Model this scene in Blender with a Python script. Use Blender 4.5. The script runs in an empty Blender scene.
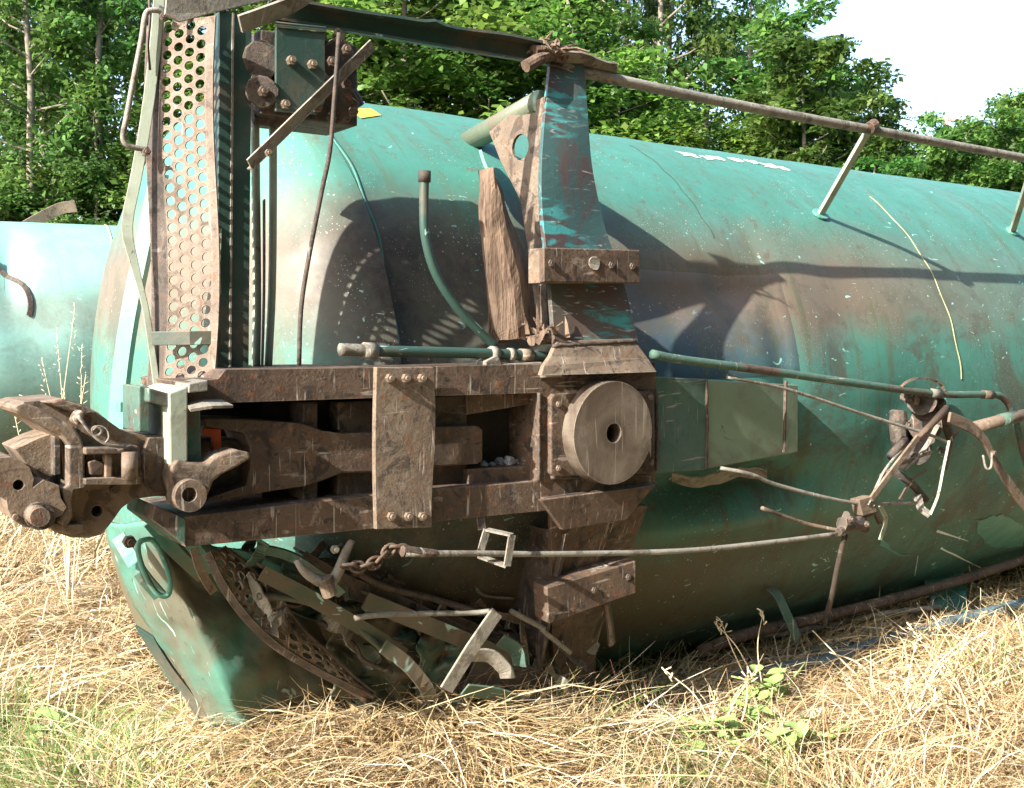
import bpy, bmesh, math, random
import numpy as np
from mathutils import Vector, Matrix, noise
from mathutils.geometry import tessellate_polygon
random.seed(7); rng = np.random.default_rng(11)
S = bpy.context.scene
COL = S.collection

# ------------------------------------------------------------------ camera
H = 1.78                                   # eye height above the grass
F, ANG, CX, CY = 1080.0, math.radians(54), 512.0, 394.0
PITCH = math.atan(67.0 / F)
fw0 = Vector((math.cos(ANG), math.sin(ANG), 0)); RT = Vector((math.sin(ANG), -math.cos(ANG), 0)); UZ = Vector((0, 0, 1))
FW = fw0 * math.cos(PITCH) - UZ * math.sin(PITCH); UP = UZ * math.cos(PITCH) + fw0 * math.sin(PITCH)
EYE = Vector((0, 0, H))
cam = bpy.data.cameras.new('camera'); co = bpy.data.objects.new('camera', cam); COL.objects.link(co)
cam.sensor_width = 36.0; cam.lens = 36.0 * F / 1024.0; cam.clip_start = 0.05; cam.clip_end = 2000
m3 = Matrix((RT, UP, -FW)).transposed(); co.matrix_world = Matrix.Translation(EYE) @ m3.to_4x4()
S.camera = co
# ------------------------------------------------------------------ sky, sun, exposure
SUN = Vector((-0.83, -0.125, 0.54)).normalized()       # towards the sun
w = bpy.data.worlds.new('World'); S.world = w; w.use_nodes = True
nt = w.node_tree; sky = nt.nodes.new('ShaderNodeTexSky'); sky.sky_type = 'NISHITA'; sky.sun_disc = False
sky.sun_elevation = math.asin(SUN.z); sky.sun_rotation = math.atan2(SUN.x, SUN.y)
sky.air_density = 1.0; sky.dust_density = 2.0; sky.ozone_density = 1.0
nt.links.new(sky.outputs[0], nt.nodes['Background'].inputs[0]); nt.nodes['Background'].inputs[1].default_value = 0.15
sl = bpy.data.lights.new('sun', 'SUN'); sl.energy = 5.0; sl.angle = math.radians(0.53); sl.color = (1.0, 0.94, 0.84)
so = bpy.data.objects.new('sun', sl); COL.objects.link(so); so.location = (-20, -4, 20)
so.rotation_euler = SUN.to_track_quat('Z', 'Y').to_euler()
S.view_settings.view_transform = 'Standard'; S.view_settings.look = 'None'; S.view_settings.gamma = 1
S.view_settings.use_curve_mapping = False; S.view_settings.exposure = 1.6

# ------------------------------------------------------------------ pixel -> place helpers
def ray(px, py): return FW + RT * ((px - CX) / F) - UP * ((py - CY) / F)
def pY(px, py, Y): d = ray(px, py); return EYE + d * (Y / d.y)
def pX(px, py, X): d = ray(px, py); return EYE + d * (X / d.x)
def pZ(px, py, Z): d = ray(px, py); return EYE + d * ((Z - H) / d.z)
def pD(px, py, D): return EYE + ray(px, py) * D
YC, ZC, R = 4.755, H - 0.422, 1.478           # axis and radius of the overturned tank
def cyl(px, py, rad=R):
    d = ray(px, py); zc = ZC - H
    a = d.y ** 2 + d.z ** 2; b = -(d.y * YC + d.z * zc); c = YC ** 2 + zc ** 2 - rad * rad
    q = max(b * b - a * c, 0)
    return EYE + d * ((-b - math.sqrt(q)) / a)
def fbm(p, s=1.0, o=3):
    v, a, t = 0, 1, 0
    for i in range(o): v += a * noise.noise(Vector(p) * s * (2 ** i)); t += a; a *= .5
    return v / t

# ------------------------------------------------------------------ mesh helpers
def P_(*l): return [Vector(p) for p in l]
def new_bm(): return bmesh.new()
def prism(bm, front, ext, holes=()):
    """outline (3-D points) extruded by ext, optional holes"""
    loops = [list(front)] + [list(h) for h in holes]
    fl = [bm.verts.new(p) for l in loops for p in l]
    ext = Vector(ext)
    bl = [bm.verts.new(Vector(p) + ext) for l in loops for p in l]
    if holes or len(front) > 4:
        for t in tessellate_polygon([[Vector(p) for p in l] for l in loops]):
            try:
                bm.faces.new([fl[i] for i in t]); bm.faces.new([bl[i] for i in reversed(t)])
            except ValueError: pass
    else:
        bm.faces.new(fl); bm.faces.new(bl[::-1])
    k = 0
    for l in loops:
        n = len(l)
        for i in range(n):
            a, b = k + i, k + (i + 1) % n
            try: bm.faces.new((fl[a], bl[a], bl[b], fl[b]))
            except ValueError: pass
        k += n
    return bm
def spline(pts, n=6):
    pts = [Vector(p) for p in pts]
    if len(pts) < 3: return pts
    out = []; q = [pts[0] * 2 - pts[1]] + pts + [pts[-1] * 2 - pts[-2]]
    for i in range(1, len(q) - 2):
        a, b, c, d = q[i - 1:i + 3]
        for k in range(n):
            t = k / n
            out.append(0.5 * ((2 * b) + (c - a) * t + (2 * a - 5 * b + 4 * c - d) * t * t + (3 * b - a - 3 * c + d) * t ** 3))
    out.append(pts[-1]); return out
def tube(bm, pts, r, seg=10, smooth=0, cap=True):
    if smooth: pts = spline(pts, smooth)
    pts = [Vector(p) for p in pts]; n = len(pts)
    rad = r if callable(r) else (lambda t: r)
    T = [(pts[min(i + 1, n - 1)] - pts[max(i - 1, 0)]).normalized() for i in range(n)]
    u = T[0].orthogonal().normalized(); rings = []
    for i in range(n):
        u = (u - T[i] * u.dot(T[i]))
        u = u.normalized() if u.length > 1e-6 else T[i].orthogonal().normalized()
        v = T[i].cross(u); rr = rad(i / (n - 1))
        rings.append([bm.verts.new(pts[i] + (u * math.cos(a) + v * math.sin(a)) * rr) for a in [2 * math.pi * k / seg for k in range(seg)]])
    for i in range(n - 1):
        for k in range(seg):
            bm.faces.new((rings[i][k], rings[i][(k + 1) % seg], rings[i + 1][(k + 1) % seg], rings[i + 1][k]))
    if cap: bm.faces.new(rings[0][::-1]); bm.faces.new(rings[-1])
    return bm
def ribbon(bm, pts, wdir, wid, thk, smooth=0):
    """flat bar along pts; wdir = direction of its width"""
    if smooth: pts = spline(pts, smooth)
    pts = [Vector(p) for p in pts]; n = len(pts); rings = []
    W = wid if callable(wid) else (lambda t: wid)
    for i in range(n):
        t = (pts[min(i + 1, n - 1)] - pts[max(i - 1, 0)]).normalized()
        wd = wdir(i / (n - 1)) if callable(wdir) else wdir
        a = Vector(wd); a = (a - t * a.dot(t)).normalized(); b = t.cross(a)
        hw, ht = W(i / (n - 1)) / 2, thk / 2
        rings.append([bm.verts.new(pts[i] + a * x * hw + b * y * ht) for x, y in ((-1, -1), (1, -1), (1, 1), (-1, 1))])
    for i in range(n - 1):
        for k in range(4): bm.faces.new((rings[i][k], rings[i][(k + 1) % 4], rings[i + 1][(k + 1) % 4], rings[i + 1][k]))
    bm.faces.new(rings[0][::-1]); bm.faces.new(rings[-1]); return bm
def boxY(bm, x0, x1, y0, y1, z0, z1):
    return prism(bm, [(x0, y0, z0), (x1, y0, z0), (x1, y0, z1), (x0, y0, z1)], (0, y1 - y0, 0))
def circ(c, r, n=20, ax='Y', rz=None):
    c = Vector(c); rz = rz or r; o = []
    for k in range(n):
        a = 2 * math.pi * k / n; u, v = r * math.cos(a), rz * math.sin(a)
        o.append(c + (Vector((u, 0, v)) if ax == 'Y' else Vector((0, u, v)) if ax == 'X' else Vector((u, v, 0))))
    return o
def poly(Y, *px): return [pY(x, y, Y) for x, y in px]
def lumpy(bm, amp, s=8, off=0):
    for v in bm.verts:
        p = v.co + Vector((off, 0, 0))
        v.co += Vector((fbm(p, s), fbm(p + Vector((9, 3, 1)), s), fbm(p + Vector((2, 7, 5)), s))) * amp
def perf(bm, fn, nu, nv, rr, du, dv, N=12):
    """perforated sheet: nu staggered columns x nv rows, fn(u, v) -> point; u, v in metres"""
    def vv(u, v): return bm.verts.new(fn(u, v))
    for i in range(nu):
        off = 0.5 * dv if i % 2 else 0
        for j in range(-1, nv):
            u0, u1 = i * du, (i + 1) * du; v0 = j * dv + off; v1 = v0 + dv
            if v0 < -1e-6:
                if off: bm.faces.new([vv(*q) for q in ((u0, 0), (u1, 0), (u1, off), (u0, off))])
                continue
            if v1 > nv * dv + 1e-6:
                bm.faces.new([vv(*q) for q in ((u0, v0), (u1, v0), (u1, nv * dv), (u0, nv * dv))]); continue
            uc, vc = (u0 + u1) / 2, (v0 + v1) / 2; inn, out = [], []
            for k in range(N):
                a = 2 * math.pi * (k + .5) / N; ca, sa = math.cos(a), math.sin(a)
                inn.append(vv(uc + rr * ca, vc + rr * sa))
                m = min(du / 2 / max(abs(ca), 1e-6), dv / 2 / max(abs(sa), 1e-6)); out.append(vv(uc + ca * m, vc + sa * m))
            cor = [vv(*q) for q in ((u1, v1), (u0, v1), (u0, v0), (u1, v0))]
            for k in range(N):
                bm.faces.new((inn[k], out[k], out[(k + 1) % N], inn[(k + 1) % N]))
            for q in range(4):          # close the corners
                a = math.pi / 4 + q * math.pi / 2; k = int(math.floor(a / (2 * math.pi) * N - .5)) % N
                bm.faces.new((out[k], cor[q], out[(k + 1) % N]))
    bmesh.ops.remove_doubles(bm, verts=bm.verts, dist=1e-5)
    return bm

ORG = {}
def empty(name, loc, label, cat, group=None):
    o = bpy.data.objects.new(name, None); COL.objects.link(o); o.location = loc; o.empty_display_size = .2
    ORG[o.name] = Vector(loc); tag(o, label, cat, group); return o
def tag(o, label, cat, group=None, kind=None):
    if label: o['label'] = label
    if cat: o['category'] = cat
    if group: o['group'] = group
    if kind: o['kind'] = kind
    return o
def obj(name, bm, mat, parent=None, bev=0, smooth=False, solid=0, recalc=True, seg=2):
    org = ORG[parent.name] if parent else Vector((0, 0, 0))
    if recalc: bmesh.ops.recalc_face_normals(bm, faces=bm.faces)
    if parent is None and bm.verts:
        c = sum((v.co for v in bm.verts), Vector()) / len(bm.verts); c.z = min(v.co.z for v in bm.verts); org = c
    for v in bm.verts: v.co -= org
    me = bpy.data.meshes.new(name); bm.to_mesh(me); bm.free()
    if smooth:
        me.polygons.foreach_set('use_smooth', [True] * len(me.polygons))
    me.materials.append(mat)
    o = bpy.data.objects.new(name, me); COL.objects.link(o); ORG[o.name] = org
    if parent: o.parent = parent
    else: o.location = org
    if solid:
        s = o.modifiers.new('solidify', 'SOLIDIFY'); s.thickness = solid; s.offset = 0
    if bev:
        b = o.modifiers.new('bevel', 'BEVEL'); b.width = bev; b.segments = seg; b.limit_method = 'ANGLE'; b.angle_limit = math.radians(40)
        b.harden_normals = False
    if smooth == 'auto':
        pass
    return o
_bolt = {}
def bolt(parent, p, r=.014, h=.014, mat=None, axis=(0, -1, 0)):
    key = (r, h, mat.name)
    if key not in _bolt:
        bm = new_bm(); prism(bm, circ((0, 0, 0), r, 6, 'Z'), (0, 0, h)); prism(bm, circ((0, 0, h), r * .55, 8, 'Z'), (0, 0, h * .5))
        bmesh.ops.recalc_face_normals(bm, faces=bm.faces)
        me = bpy.data.meshes.new('bolt'); bm.to_mesh(me); bm.free(); me.materials.append(mat); _bolt[key] = me
    o = bpy.data.objects.new('bolt', _bolt[key]); COL.objects.link(o); o.parent = parent
    o.location = Vector(p) - ORG[parent.name]; o.rotation_euler = Vector(axis).to_track_quat('Z', 'Y').to_euler(); return o

# ------------------------------------------------------------------ materials
class N:
    def __init__(s, name):
        s.m = bpy.data.materials.new(name); s.m.use_nodes = True; s.t = s.m.node_tree; s.b = s.t.nodes['Principled BSDF']
        s.tc = s.t.nodes.new('ShaderNodeTexCoord')
    def n(s, t, **k):
        x = s.t.nodes.new(t)
        for a, v in k.items(): setattr(x, a, v)
        return x
    def l(s, a, b): s.t.links.new(a, b)
    def noise(s, scale, detail=4, rough=.6, stretch=None, dist=0):
        x = s.n('ShaderNodeTexNoise'); x.inputs['Scale'].default_value = scale; x.inputs['Detail'].default_value = detail
        x.inputs['Roughness'].default_value = rough; x.inputs['Distortion'].default_value = dist
        if stretch:
            mp = s.n('ShaderNodeMapping'); mp.inputs['Scale'].default_value = stretch; s.l(s.tc.outputs['Object'], mp.inputs[0]); s.l(mp.outputs[0], x.inputs['Vector'])
        else: s.l(s.tc.outputs['Object'], x.inputs['Vector'])
        return x.outputs['Fac']
    def rng(s, v, a, b, c=0.0, d=1.0):
        x = s.n('ShaderNodeMapRange'); x.inputs[1].default_value = a; x.inputs[2].default_value = b; x.inputs[3].default_value = c; x.inputs[4].default_value = d
        s.l(v, x.inputs[0]); return x.outputs[0]
    def math(s, op, a, b=None):
        x = s.n('ShaderNodeMath', operation=op)
        for i, v in enumerate((a, b)):
            if v is None: continue
            if isinstance(v, (int, float)): x.inputs[i].default_value = v
            else: s.l(v, x.inputs[i])
        return x.outputs[0]
    def mix(s, f, a, b):
        x = s.n('ShaderNodeMix', data_type='RGBA')
        if isinstance(f, (int, float)): x.inputs[0].default_value = f
        else: s.l(f, x.inputs[0])
        for i, v in ((6, a), (7, b)):
            if isinstance(v, tuple): x.inputs[i].default_value = (*v, 1)
            else: s.l(v, x.inputs[i])
        return x.outputs[2]
    def xyz(s):
        x = s.n('ShaderNodeSeparateXYZ'); s.l(s.tc.outputs['Object'], x.inputs[0]); return x.outputs
    def bump(s, h, st=.3, d=.01):
        x = s.n('ShaderNodeBump'); x.inputs['Strength'].default_value = st; x.inputs['Distance'].default_value = d
        s.l(h, x.inputs['Height']); s.l(x.outputs[0], s.b.inputs['Normal'])
    def done(s, c, rough=.6, metal=0, spec=.5):
        if isinstance(c, tuple): s.b.inputs['Base Color'].default_value = (*c, 1)
        else: s.l(c, s.b.inputs['Base Color'])
        if isinstance(rough, (int, float)): s.b.inputs['Roughness'].default_value = rough
        else: s.l(rough, s.b.inputs['Roughness'])
        s.b.inputs['Metallic'].default_value = metal; s.b.inputs['Specular IOR Level'].default_value = spec
        return s.m

TEAL, RUST, DIRT = (.06, .22, .175), (.10, .062, .042), (.135, .10, .07)
def edge_wear(k, r=.006, lo=.03, hi=.22):
    bv = k.n('ShaderNodeBevel'); bv.samples = 3; bv.inputs['Radius'].default_value = r; ge = k.n('ShaderNodeNewGeometry')
    d = k.n('ShaderNodeVectorMath', operation='DOT_PRODUCT'); k.l(bv.outputs[0], d.inputs[0]); k.l(ge.outputs['Normal'], d.inputs[1])
    return k.rng(k.math('SUBTRACT', 1.0, d.outputs['Value']), lo, hi)
def rusty(name, a=(.062, .041, .029), b=(.112, .076, .053), c=(.030, .025, .021), orange=.45, scr=1.0, green=0.0, rough=.75, edge=True):
    k = N(name)
    n1 = k.noise(4, 7, .7, dist=.6); n2 = k.noise(26, 7, .75); n3 = k.noise(9, 7, .72, dist=1.2); n4 = k.noise(70, 4, .7)
    col = k.mix(k.rng(n1, .36, .62), a, b)
    col = k.mix(k.rng(n3, .53, .585, 0, .85), col, c)                                     # grease and scale, sharp edged
    col = k.mix(k.rng(n2, .565, .62, 0, orange * 1.6), col, (.19, .075, .033))              # fresh rust blooms
    col = k.mix(k.rng(n4, .56, .66, 0, .55), col, tuple(x * .5 for x in a))                # pitting
    col = k.mix(k.math('MULTIPLY', k.rng(k.noise(19, 5, .7, dist=.6), .57, .60), k.rng(n1, .45, .6, 0, .5 * scr)), col, (.27, .225, .18))   # dried mud
    if green: col = k.mix(k.rng(k.noise(4, 6, .65, dist=.5), .60 - .25 * green, .63 - .2 * green, 0, .8), col, (.05, .13, .10))
    s1 = k.noise(60, 2, .5, (1, .2, .05), 1.5); s2 = k.noise(7, 2, .5)
    col = k.mix(k.math('MULTIPLY', k.rng(s1, .65, .68, 0, .7 * scr), k.rng(s2, .5, .56)), col, (.42, .38, .33))
    s3 = k.noise(45, 2, .5, (.08, .3, 1), 1.0)
    col = k.mix(k.math('MULTIPLY', k.rng(s3, .66, .69, 0, .6 * scr), k.rng(n1, .5, .58)), col, (.40, .35, .30))
    if edge: col = k.mix(k.math('MULTIPLY', edge_wear(k), k.rng(n2, .38, .55, .1, .75)), col, (.30, .235, .18))
    k.bump(k.math('ADD', k.math('MULTIPLY', n4, .5), k.math('ADD', n2, k.math('MULTIPLY', n3, .6))), .6, .007)
    return k.done(col, k.rng(n3, .3, .7, rough - .2, rough + .15), 0, .4)
def painted(name, base=TEAL, wear=.5, dirt=.5, chips=.4, rough=.45, dark=(.05, .05, .045)):
    k = N(name)
    n1 = k.noise(3, 6, .65, dist=.4); n2 = k.noise(30, 5, .7); n3 = k.noise(11, 6, .7, dist=1.0)
    col = k.mix(k.rng(n1, .3, .7), base, tuple(x * .72 for x in base))
    col = k.mix(k.rng(n1, .62 - .2 * dirt, .78 - .2 * dirt, 0, .75), col, DIRT)
    col = k.mix(k.rng(n3, .70 - .14 * wear, .74 - .14 * wear, 0, .9), col, RUST)
    col = k.mix(k.rng(n2, .70 - .08 * wear, .74 - .08 * wear, 0, .8), col, dark)
    s1 = k.noise(50, 2, .5, (.15, 1, .1), 1.2)
    col = k.mix(k.rng(s1, .70 - .05 * chips, .73 - .05 * chips, 0, .75), col, (.35, .55, .5))
    col = k.mix(k.math('MULTIPLY', edge_wear(k), k.rng(n2, .40, .52, .05, .8)), col, (.16, .11, .08))
    k.bump(k.math('ADD', n2, n1), .3, .005)
    return k.done(col, k.rng(n1, .3, .7, rough - .1, rough + .2), 0, .45)
def plain(name, c, rough=.6, var=.3, metal=0, scale=20, bump=.2):
    k = N(name); n1 = k.noise(scale, 5, .65)
    col = k.mix(k.rng(n1, .3, .7), tuple(x * (1 - var) for x in c), tuple(min(1, x * (1 + var)) for x in c))
    if bump: k.bump(n1, bump, .004)
    return k.done(col, rough, metal, .4)

def tank_material(name, dirty=1.0, ca=(.060, .215, .168), cb=(.044, .162, .128)):
    k = N(name); x, y, z = k.xyz()
    z = k.math('SUBTRACT', z, ZC)                                   # height above the tank's own axis (object origin stands on the ground)
    big = k.noise(1.1, 6, .62, dist=.5); mid = k.noise(4.5, 6, .7, dist=.3); fine = k.noise(26, 5, .7)
    streak = k.noise(9, 4, .6, (1, .3, .22)); vert = k.noise(16, 3, .6, (1, .06, .06))
    col = k.mix(k.rng(mid, .3, .7), ca, cb)
    col = k.mix(k.rng(big, .45, .7, 0, .5), col, (.10, .22, .20))
    zn = k.math('ADD', z, k.math('MULTIPLY', k.math('SUBTRACT', mid, .5), .28))
    zn = k.math('ADD', zn, k.math('MULTIPLY', k.math('SUBTRACT', big, .5), .30))
    band = k.math('MULTIPLY', k.rng(zn, .30, .50), k.rng(zn, .98, .70))   # dried mud along the side
    band = k.math('MULTIPLY', band, k.rng(x, 3.8, 2.0, .3, 1))
    col = k.mix(k.math('MULTIPLY', band, .9 * dirty), col, (.165, .12, .088))
    # grime near the end of the shell and on the lower half
    endg = k.math('MULTIPLY', k.rng(x, .75, .05), k.rng(zn, 1.02, .72))
    endg = k.math('MULTIPLY', endg, k.rng(x, -1.02, -.80, .15, 1))
    endg = k.math('MULTIPLY', endg, k.rng(fine, .25, .5, .65, 1))
    soot = k.mix(k.rng(k.noise(6, 6, .7, dist=.6), .4, .62), (.030, .028, .025), (.075, .062, .050))
    col = k.mix(k.math('MULTIPLY', endg, .95 * dirty), col, soot)
    mot = k.math('MULTIPLY', k.rng(k.noise(2.2, 7, .72, dist=.8), .50, .60), k.rng(zn, 1.0, .3, .15, .75))
    col = k.mix(k.math('MULTIPLY', mot, dirty), col, (.075, .078, .058))
    col = k.mix(k.math('MULTIPLY', k.rng(k.noise(13, 6, .75), .58, .63), .55 * dirty), col, (.10, .075, .055))
    low = k.math('MULTIPLY', k.rng(zn, -.45, -.62), k.rng(zn, -1.15, -.95))
    low = k.math('MULTIPLY', low, k.rng(x, 3.0, .9, .1, 1))
    col = k.mix(k.math('MULTIPLY', low, .85 * dirty), col, (.115, .08, .046))
    col = k.mix(k.math('MULTIPLY', k.math('MULTIPLY', k.rng(vert, .52, .62), k.rng(streak, .45, .6)), .55 * dirty), col, (.085, .105, .055))
    col = k.mix(k.rng(streak, .62, .72, 0, .5 * dirty), col, (.10, .085, .06))
    col = k.mix(k.rng(fine, .66, .72, 0, .5 * dirty), col, (.09, .10, .08))
    # pale specks of splashed mud, thicker over the dirty band
    vo = k.n('ShaderNodeTexVoronoi'); vo.inputs['Scale'].default_value = 34; k.l(k.tc.outputs['Object'], vo.inputs['Vector'])
    sp = k.math('MULTIPLY', k.rng(vo.outputs['Distance'], .17, .10), k.rng(k.noise(3.0, 3, .6), .50, .66))
    col = k.mix(k.math('MULTIPLY', sp, .7 * dirty), col, (.52, .50, .42))
    vo2 = k.n('ShaderNodeTexVoronoi'); vo2.inputs['Scale'].default_value = 85; k.l(k.tc.outputs['Object'], vo2.inputs['Vector'])
    col = k.mix(k.math('MULTIPLY', k.rng(vo2.outputs['Distance'], .2, .12), k.rng(mid, .5, .6, 0, .6 * dirty)), col, (.5, .52, .46))
    sc = k.noise(30, 2, .5, (.25, .5, .5), 2.2)
    col = k.mix(k.math('MULTIPLY', k.rng(sc, .705, .725), k.rng(big, .45, .55, 0, .9)), col, (.30, .62, .56))
    k.bump(k.math('ADD', k.math('MULTIPLY', fine, .25), mid), .22, .012)
    return k.done(col, k.rng(mid, .3, .7, .46, .72), 0, .4)

M = dict(
    tank=tank_material('tank_paint'), tank2=tank_material('other_tank_paint', .35, (.22, .42, .375), (.16, .34, .30)),
    rust=rusty('rusty_steel'), rust_dark=rusty('dark_rusty_steel', (.05, .04, .033), (.085, .065, .052), (.028, .025, .022), .2, .5),
    rust_pale=rusty('pale_rusty_steel', (.115, .084, .060), (.19, .145, .105), (.06, .046, .036), .4, 1.0),
    rust_green=rusty('rust_over_green', (.085, .062, .048), (.14, .10, .075), (.045, .04, .034), .35, 1.0, .8),
    cast=rusty('cast_steel', (.135, .095, .066), (.22, .165, .115), (.065, .048, .036), .4, .7),
    teal=painted('teal_paint'), teal_clean=painted('cleaner_teal_paint', (.10, .32, .26), .2, .25, .3), teal_dark=painted('dark_green_paint', (.035, .078, .065), .45, .55, .4),
    olive=painted('olive_dirty_paint', (.05, .07, .045), .9, 1.0, .8), blue=painted('sky_tinted_blue', (.045, .075, .098), .5, .45, .6, .35),  # the blue tint stands in for reflected skylight
    pad=painted('light_green_pad_paint', (.19, .27, .18), .5, .7, .1),
    perf=rusty('perforated_plate_steel', (.125, .095, .073), (.19, .15, .118), (.085, .06, .045), .4, .8),
    pale=painted('pale_bar_paint', (.34, .39, .31), .5, .4, .5, .6), galv=rusty('dull_grey_steel', (.16, .155, .13), (.26, .245, .21), (.10, .085, .07), .2, 1),
    black=plain('recess_shade_black', (.022, .02, .018), .8, .4), iron=rusty('dark_iron', (.045, .04, .036), (.085, .065, .052), (.03, .028, .026), .4, .6),  # black for recess floors, their deep shade put into the colour
    disc=rusty('machined_steel', (.115, .10, .082), (.155, .135, .11), (.085, .07, .057), .2, .6, 0, .5),
    orange=plain('orange_paint', (.52, .085, .02), .5, .25), yellow=plain('yellow_paint', (.75, .45, .05), .5, .25),
    white=plain('white_paint', (.72, .74, .70), .6, .1), stone=plain('grey_stone', (.30, .31, .33), .85, .45, 0, 30, .6),
    hose=plain('blue_grey_pipe', (.10, .15, .17), .5, .4), bark=plain('bark', (.22, .19, .15), .95, .4, 0, 12, .7),
    pole=plain('weathered_pole', (.30, .22, .2), .9, .2),
)
def wood_mat():
    k = N('splintered_wood'); g = k.noise(22, 6, .7, (1, 1, .09), .6); n = k.noise(6, 4, .6)
    col = k.mix(k.rng(g, .3, .68), (.07, .046, .036), (.23, .165, .12)); col = k.mix(k.rng(n, .5, .7, 0, .6), col, (.30, .21, .14))
    col = k.mix(k.rng(k.noise(50, 3, .6, (1, 1, .15)), .58, .66, 0, .8), col, (.06, .035, .025))
    k.bump(g, .9, .02); return k.done(col, .9, 0, .2)
M['wood'] = wood_mat()
def arm_mat():
    k = N('scraped_arm_paint'); a = k.noise(5, 5, .6, (1, 1, .7), .6); st = k.noise(14, 4, .6, (.35, 1, 1.6), .8); f = k.noise(60, 4, .7); lo = k.xyz()[2]
    col = k.mix(k.rng(a, .44, .56), (.038, .085, .085), (.075, .05, .048)); col = k.mix(k.rng(lo, 2.05, 1.85, 0, .75), col, (.10, .068, .052))
    col = k.mix(k.math('MULTIPLY', k.rng(st, .52, .62), k.rng(k.noise(3.2, 3, .5), .46, .58)), col, (.05, .25, .25))
    col = k.mix(k.math('MULTIPLY', k.rng(k.noise(30, 2, .5, (.3, 1, 1.3), 1.5), .63, .68), k.rng(a, .45, .6, .2, .9)), col, (.42, .48, .46))
    col = k.mix(k.rng(f, .58, .7, 0, .6), col, (.04, .035, .032)); k.bump(f, .3, .004); return k.done(col, .5, 0, .45)
M['arm'] = arm_mat()
def attr_mat(name, trans=.3, rough=.6, jitter=None):
    k = N(name); a = k.n('ShaderNodeVertexColor', layer_name='Col')
    col = a.outputs['Color']
    if jitter:
        oi = k.n('ShaderNodeObjectInfo'); h = k.n('ShaderNodeHueSaturation'); k.l(col, h.inputs['Color'])
        k.l(k.rng(oi.outputs['Random'], 0, 1, .5 - jitter[0], .5 + jitter[0]), h.inputs['Hue']); k.l(k.rng(oi.outputs['Random'], 0, 1, 1 - jitter[1], 1 + jitter[1]), h.inputs['Value'])
        col = h.outputs[0]
    k.done(col, rough, 0, .35)
    tr = k.n('ShaderNodeBsdfTranslucent'); k.l(col, tr.inputs[0]); mx = k.n('ShaderNodeMixShader'); mx.inputs[0].default_value = trans
    k.l(k.b.outputs[0], mx.inputs[1]); k.l(tr.outputs[0], mx.inputs[2]); k.l(mx.outputs[0], k.t.nodes['Material Output'].inputs[0]); return k.m
M['grass'] = attr_mat('dry_grass', .25, .75); M['leaf'] = attr_mat('tree_leaves', .55, .5, (.02, .22))

# ------------------------------------------------------------------ ground
def gh(x, y):
    h = .05 * noise.noise(Vector((x * .9, y * .9, 0))) + .03 * noise.noise(Vector((x * 2.7, y * 2.7, 3)))
    h += .05 * math.exp(-((x - 4.6) ** 2 / 2.5 + (y - 2.6) ** 2 / .3))        # heaped straw in front of the tank
    h += .33 * math.exp(-((x - 1.55) ** 2 / 1.0 + (y - 3.4) ** 2 / .55)) + .13 * math.exp(-((x - 2.6) ** 2 / .4 + (y - 3.3) ** 2 / .14))
    return h
def build_ground():
    xs = sorted(set([-400, -150, -60, -30, -15] + [round(-8 + .25 * i, 3) for i in range(97)] + [20, 30, 60, 150, 400]))
    ys = sorted(set([-400, -150, -60, -20, -8, -3] + [round(-.5 + .25 * i, 3) for i in range(90)] + [26, 32, 45, 70, 150, 400]))
    vs = [(x, y, gh(x, y) if -9 < x < 17 and -1 < y < 23 else 0) for y in ys for x in xs]; nx = len(xs)
    fs = [(j * nx + i, j * nx + i + 1, (j + 1) * nx + i + 1, (j + 1) * nx + i) for j in range(len(ys) - 1) for i in range(nx - 1)]
    me = bpy.data.meshes.new('ground'); me.from_pydata(vs, [], fs)
    k = N('straw_ground'); a = k.noise(40, 6, .75, dist=1.5); b = k.noise(1.3, 4, .6); c = k.noise(140, 3, .6)
    col = k.mix(k.rng(a, .3, .7), (.11, .075, .04), (.36, .27, .15)); col = k.mix(k.rng(b, .55, .7, 0, .5), col, (.10, .13, .045))
    col = k.mix(k.rng(c, .55, .7, 0, .6), col, (.45, .36, .22)); k.bump(a, .8, .03); me.materials.append(k.done(col, .95, 0, .1))
    o = bpy.data.objects.new('ground', me); COL.objects.link(o); o['kind'] = 'structure'
build_ground()

# ------------------------------------------------------------------ the overturned tank car
X0, XA, XE = 1.92, .56, 14.5          # shell begins; head depth; far end
car = empty('tank_car', (2.6, YC, 0), 'overturned green tank car lying on its side showing its rusty underframe', 'tank car')
CO = ORG[car.name]
DENTS = [  # world centre, radii (x, arc), depth
    (cyl(725, 490), .50, .085, .20), (cyl(720, 528), .55, .06, -.05), (cyl(735, 283), .16, .10, .05), (cyl(700, 520), .55, .22, .07), (cyl(790, 470), .16, .3, .035), (cyl(430, 300), .35, .3, .05), (cyl(770, 560), .5, .12, .04),
    (cyl(690, 300), .42, .16, .06), (cyl(780, 335), .10, .4, .03), (cyl(905, 430), .3, .3, .04), (cyl(1000, 470), .35, .2, .04), (cyl(850, 330), .25, .35, .02)]
def dent(p, n):
    d = 0
    for c, a, b, h in DENTS:
        q = p - c; e = (q.x / a) ** 2 + (q.y ** 2 + q.z ** 2) / (b * b)
        if e < 6: d += h * math.exp(-e)
    return p - n * d
def cylpt(x, th, rad=R, dn=True):      # th = 0 faces the camera side (-Y), grows upwards
    n = Vector((0, -math.cos(th), math.sin(th))); p = Vector((x, YC, ZC)) + n * rad
    p += n * (.006 * noise.noise(Vector((x * 1.3, th * 2, 0))))
    p += n * (.010 * fbm(p, 1.7)) * max(0, min(1, (8 - x) / 3))
    return dent(p, n) if dn else p
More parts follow.
